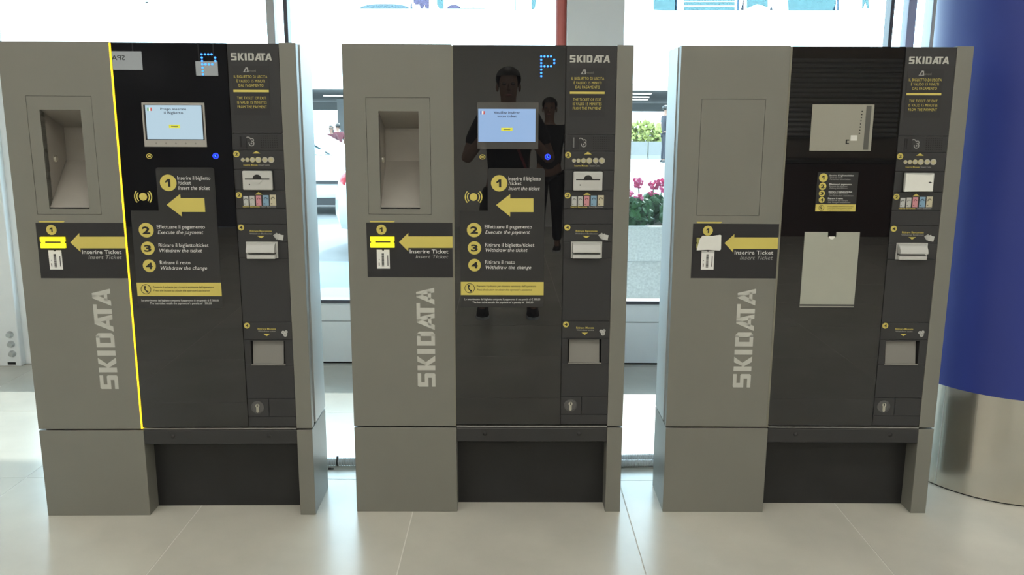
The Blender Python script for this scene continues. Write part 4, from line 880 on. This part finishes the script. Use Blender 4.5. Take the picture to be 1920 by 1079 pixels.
# cars
CW = mat('white_car_paint', (.72, .74, .75), .25, coat=.6); CGL = mat('car_glass', (.26, .42, .50), .06); TYR = mat('tyre', (.015, .015, .015), .8); RIM = mat('alloy_rim', (.5, .5, .5), .3, .8); RED = mat('tail_lamp', (.55, .03, .05), .25, coat=.5); HEAD = mat('head_lamp', (.75, .78, .8), .1, coat=.5); TRIM = mat('car_black_trim', (.02, .02, .022), .5)
def car(loc, rz, label, paint):
    """4.3 m hatchback along local x, front at +x"""
    C = empty('car', loc, rz); tag(C, label, 'car')
    st = [(-2.12, .40, .70, .62), (-2.05, .30, .92, .78), (-1.6, .24, .98, .86), (-.8, .22, .97, .88), (.4, .22, .96, .88), (1.0, .22, .93, .87), (1.6, .24, .84, .83), (2.02, .30, .70, .74), (2.15, .38, .58, .60)]
    mb = MB(); rings = []
    for x, z0, z1, w in st:
        h_ = z1 - z0; sec = [(-.86, 0), (-.98, .18), (-1, .5), (-.96, .82), (-.86, 1), (0, 1.03), (.86, 1), (.96, .82), (1, .5), (.98, .18), (.86, 0)]
        rings.append([mb.bm.verts.new((x, a_ * w, z0 + b_ * h_)) for a_, b_ in sec])
    for A_, B_ in zip(rings, rings[1:]):
        for j in range(11): mb.bm.faces.new((A_[j], A_[(j + 1) % 11], B_[(j + 1) % 11], B_[j]))
    mb.bm.faces.new(rings[0]); mb.bm.faces.new(rings[-1][::-1])
    body = mb.build('car_body', paint, C, smooth=True)
    MB().box(-1.95, 1.95, -.8, .8, .16, .30).build('underbody', TRIM, C)
    lo = [(-1.95, .76, .94), (1.02, .78, .92)]; hi = [(-1.45, .60, 1.42), (-.55, .62, 1.47), (.12, .60, 1.44)]
    def q(pts, nm, m, par, th=.012):
        mb_ = MB(); a_, b_, c_ = Vector(pts[0]), Vector(pts[1]), Vector(pts[2]); n_ = (b_ - a_).cross(c_ - b_).normalized()
        k_ = len(pts); mb_.faces([tuple(p_) for p_ in pts] + [tuple(Vector(p_) - n_ * th) for p_ in pts], [tuple(range(k_)), tuple(range(2 * k_ - 1, k_ - 1, -1))] + [(i, k_ + i, k_ + (i + 1) % k_, (i + 1) % k_) for i in range(k_)]); return mb_.build(nm, m, par)
    q([(-1.45, -.6, 1.42), (.12, -.6, 1.44), (.12, .6, 1.44), (-1.45, .6, 1.42)], 'roof', paint, C, .04)
    q([(.12, -.56, 1.425), (1.02, -.70, .93), (1.02, .70, .93), (.12, .56, 1.425)], 'windscreen', CGL, C)
    q([(-1.45, .56, 1.41), (-1.95, .68, .95), (-1.95, -.68, .95), (-1.45, -.56, 1.41)], 'rear_window', CGL, C)
    for s_ in (-1, 1):
        for (xa, xb, xc, xd) in ((-1.75, -.72, -.70, -1.40), (-.64, .86, .06, -.62)):
            q([(xa, s_ * .775, .96), (xb, s_ * .775, .95), (xc, s_ * .62, 1.39), (xd, s_ * .62, 1.38)][::s_], 'side_window', CGL, C)
        MB().tube([(.12, s_ * .6, 1.43), (1.02, s_ * .77, .92)], .035, 8).build('front_pillar', paint, C); MB().tube([(-1.45, s_ * .6, 1.41), (-1.95, s_ * .76, .93)], .05, 8).build('rear_pillar', paint, C); MB().tube([(-.66, s_ * .62, 1.42), (-.68, s_ * .79, .94)], .035, 8).build('door_pillar', TRIM, C)
        MB().ball((.78, s_ * .92, .98), .1, (.7, .8, .6), 10, 6).build('wing_mirror', paint, C, smooth=True)
        MB().box(-1.0, -.82, s_ * .875 - .012, s_ * .875 + .012, .80, .83).box(.05, .23, s_ * .875 - .012, s_ * .875 + .012, .80, .83).build('door_handle', TRIM, C)
        MB().box(-1.5, 1.25, s_ * .885 - .01, s_ * .885 + .01, .50, .55).build('door_rub_strip', TRIM, C)
        MB().ball((-1.98, s_ * .66, .80), .12, (.8, .9, 1.1), 10, 8).build('tail_lamp', RED, C, smooth=True); MB().ball((1.86, s_ * .62, .66), .14, (1, .9, .6), 10, 8).build('head_lamp', HEAD, C, smooth=True)
        for x in (-1.3, 1.32):
            w = MB().lathe([(.20, -.10), (.30, -.10), (.32, -.06), (.32, .06), (.30, .10), (.20, .10)], (x, s_ * .79, .32), 24, 'y').build('wheel', TYR, C, smooth=True); MB().lathe([(.2, -.105), (.17, -.108), (.05, -.112), (.04, .112), (.17, .108), (.2, .105)], (x, s_ * .79, .32), 16, 'y').build('wheel_rim', RIM, w, smooth=True)
    return C
def at(px, py, y): return on_y(px, py, y)
car((-3.74, 11.2, -.02), 0, 'white car seen side on, further back between left and middle machines', CW)
car((.13, 7.15, -.02), 0, 'nearest white car, its red tail lamp showing beside the middle machine', mat('white_car_paint_cool', (.74, .77, .80), .2, coat=.7))
car((at(598, 250, 31).x, 32, -.45), R(100), 'pale blue car parked under the far canopy', mat('pale_blue_paint', (.35, .5, .55), .3, coat=.5))
tag(MB().box(1, 9, 23.5, 27.5, -.45, .08).build('traffic_island', PAVE), 'raised pale traffic island across the road', None, None, 'structure')
pw = at(621.5, 262, 27); person((pw.x, 27, -.45), R(180), 'person in maroon top and sunglasses outside between left and middle machines', H=1.66, top=(.07, .015, .022), female=True, shades=True, longhair=True, legs=(.03, .03, .05))
pw = at(634, 262, 28); person((pw.x, 28, -.45), R(40), 'person in red shirt standing outside behind the other person', H=1.72, top=(.10, .02, .028), legs=(.04, .04, .07))
pw = at(1247, 250, 25); person((pw.x, 25, .08), R(-80), 'person in dark clothes walking outside beside the right machine', H=1.82, top=(.02, .02, .03), legs=(.02, .02, .03))
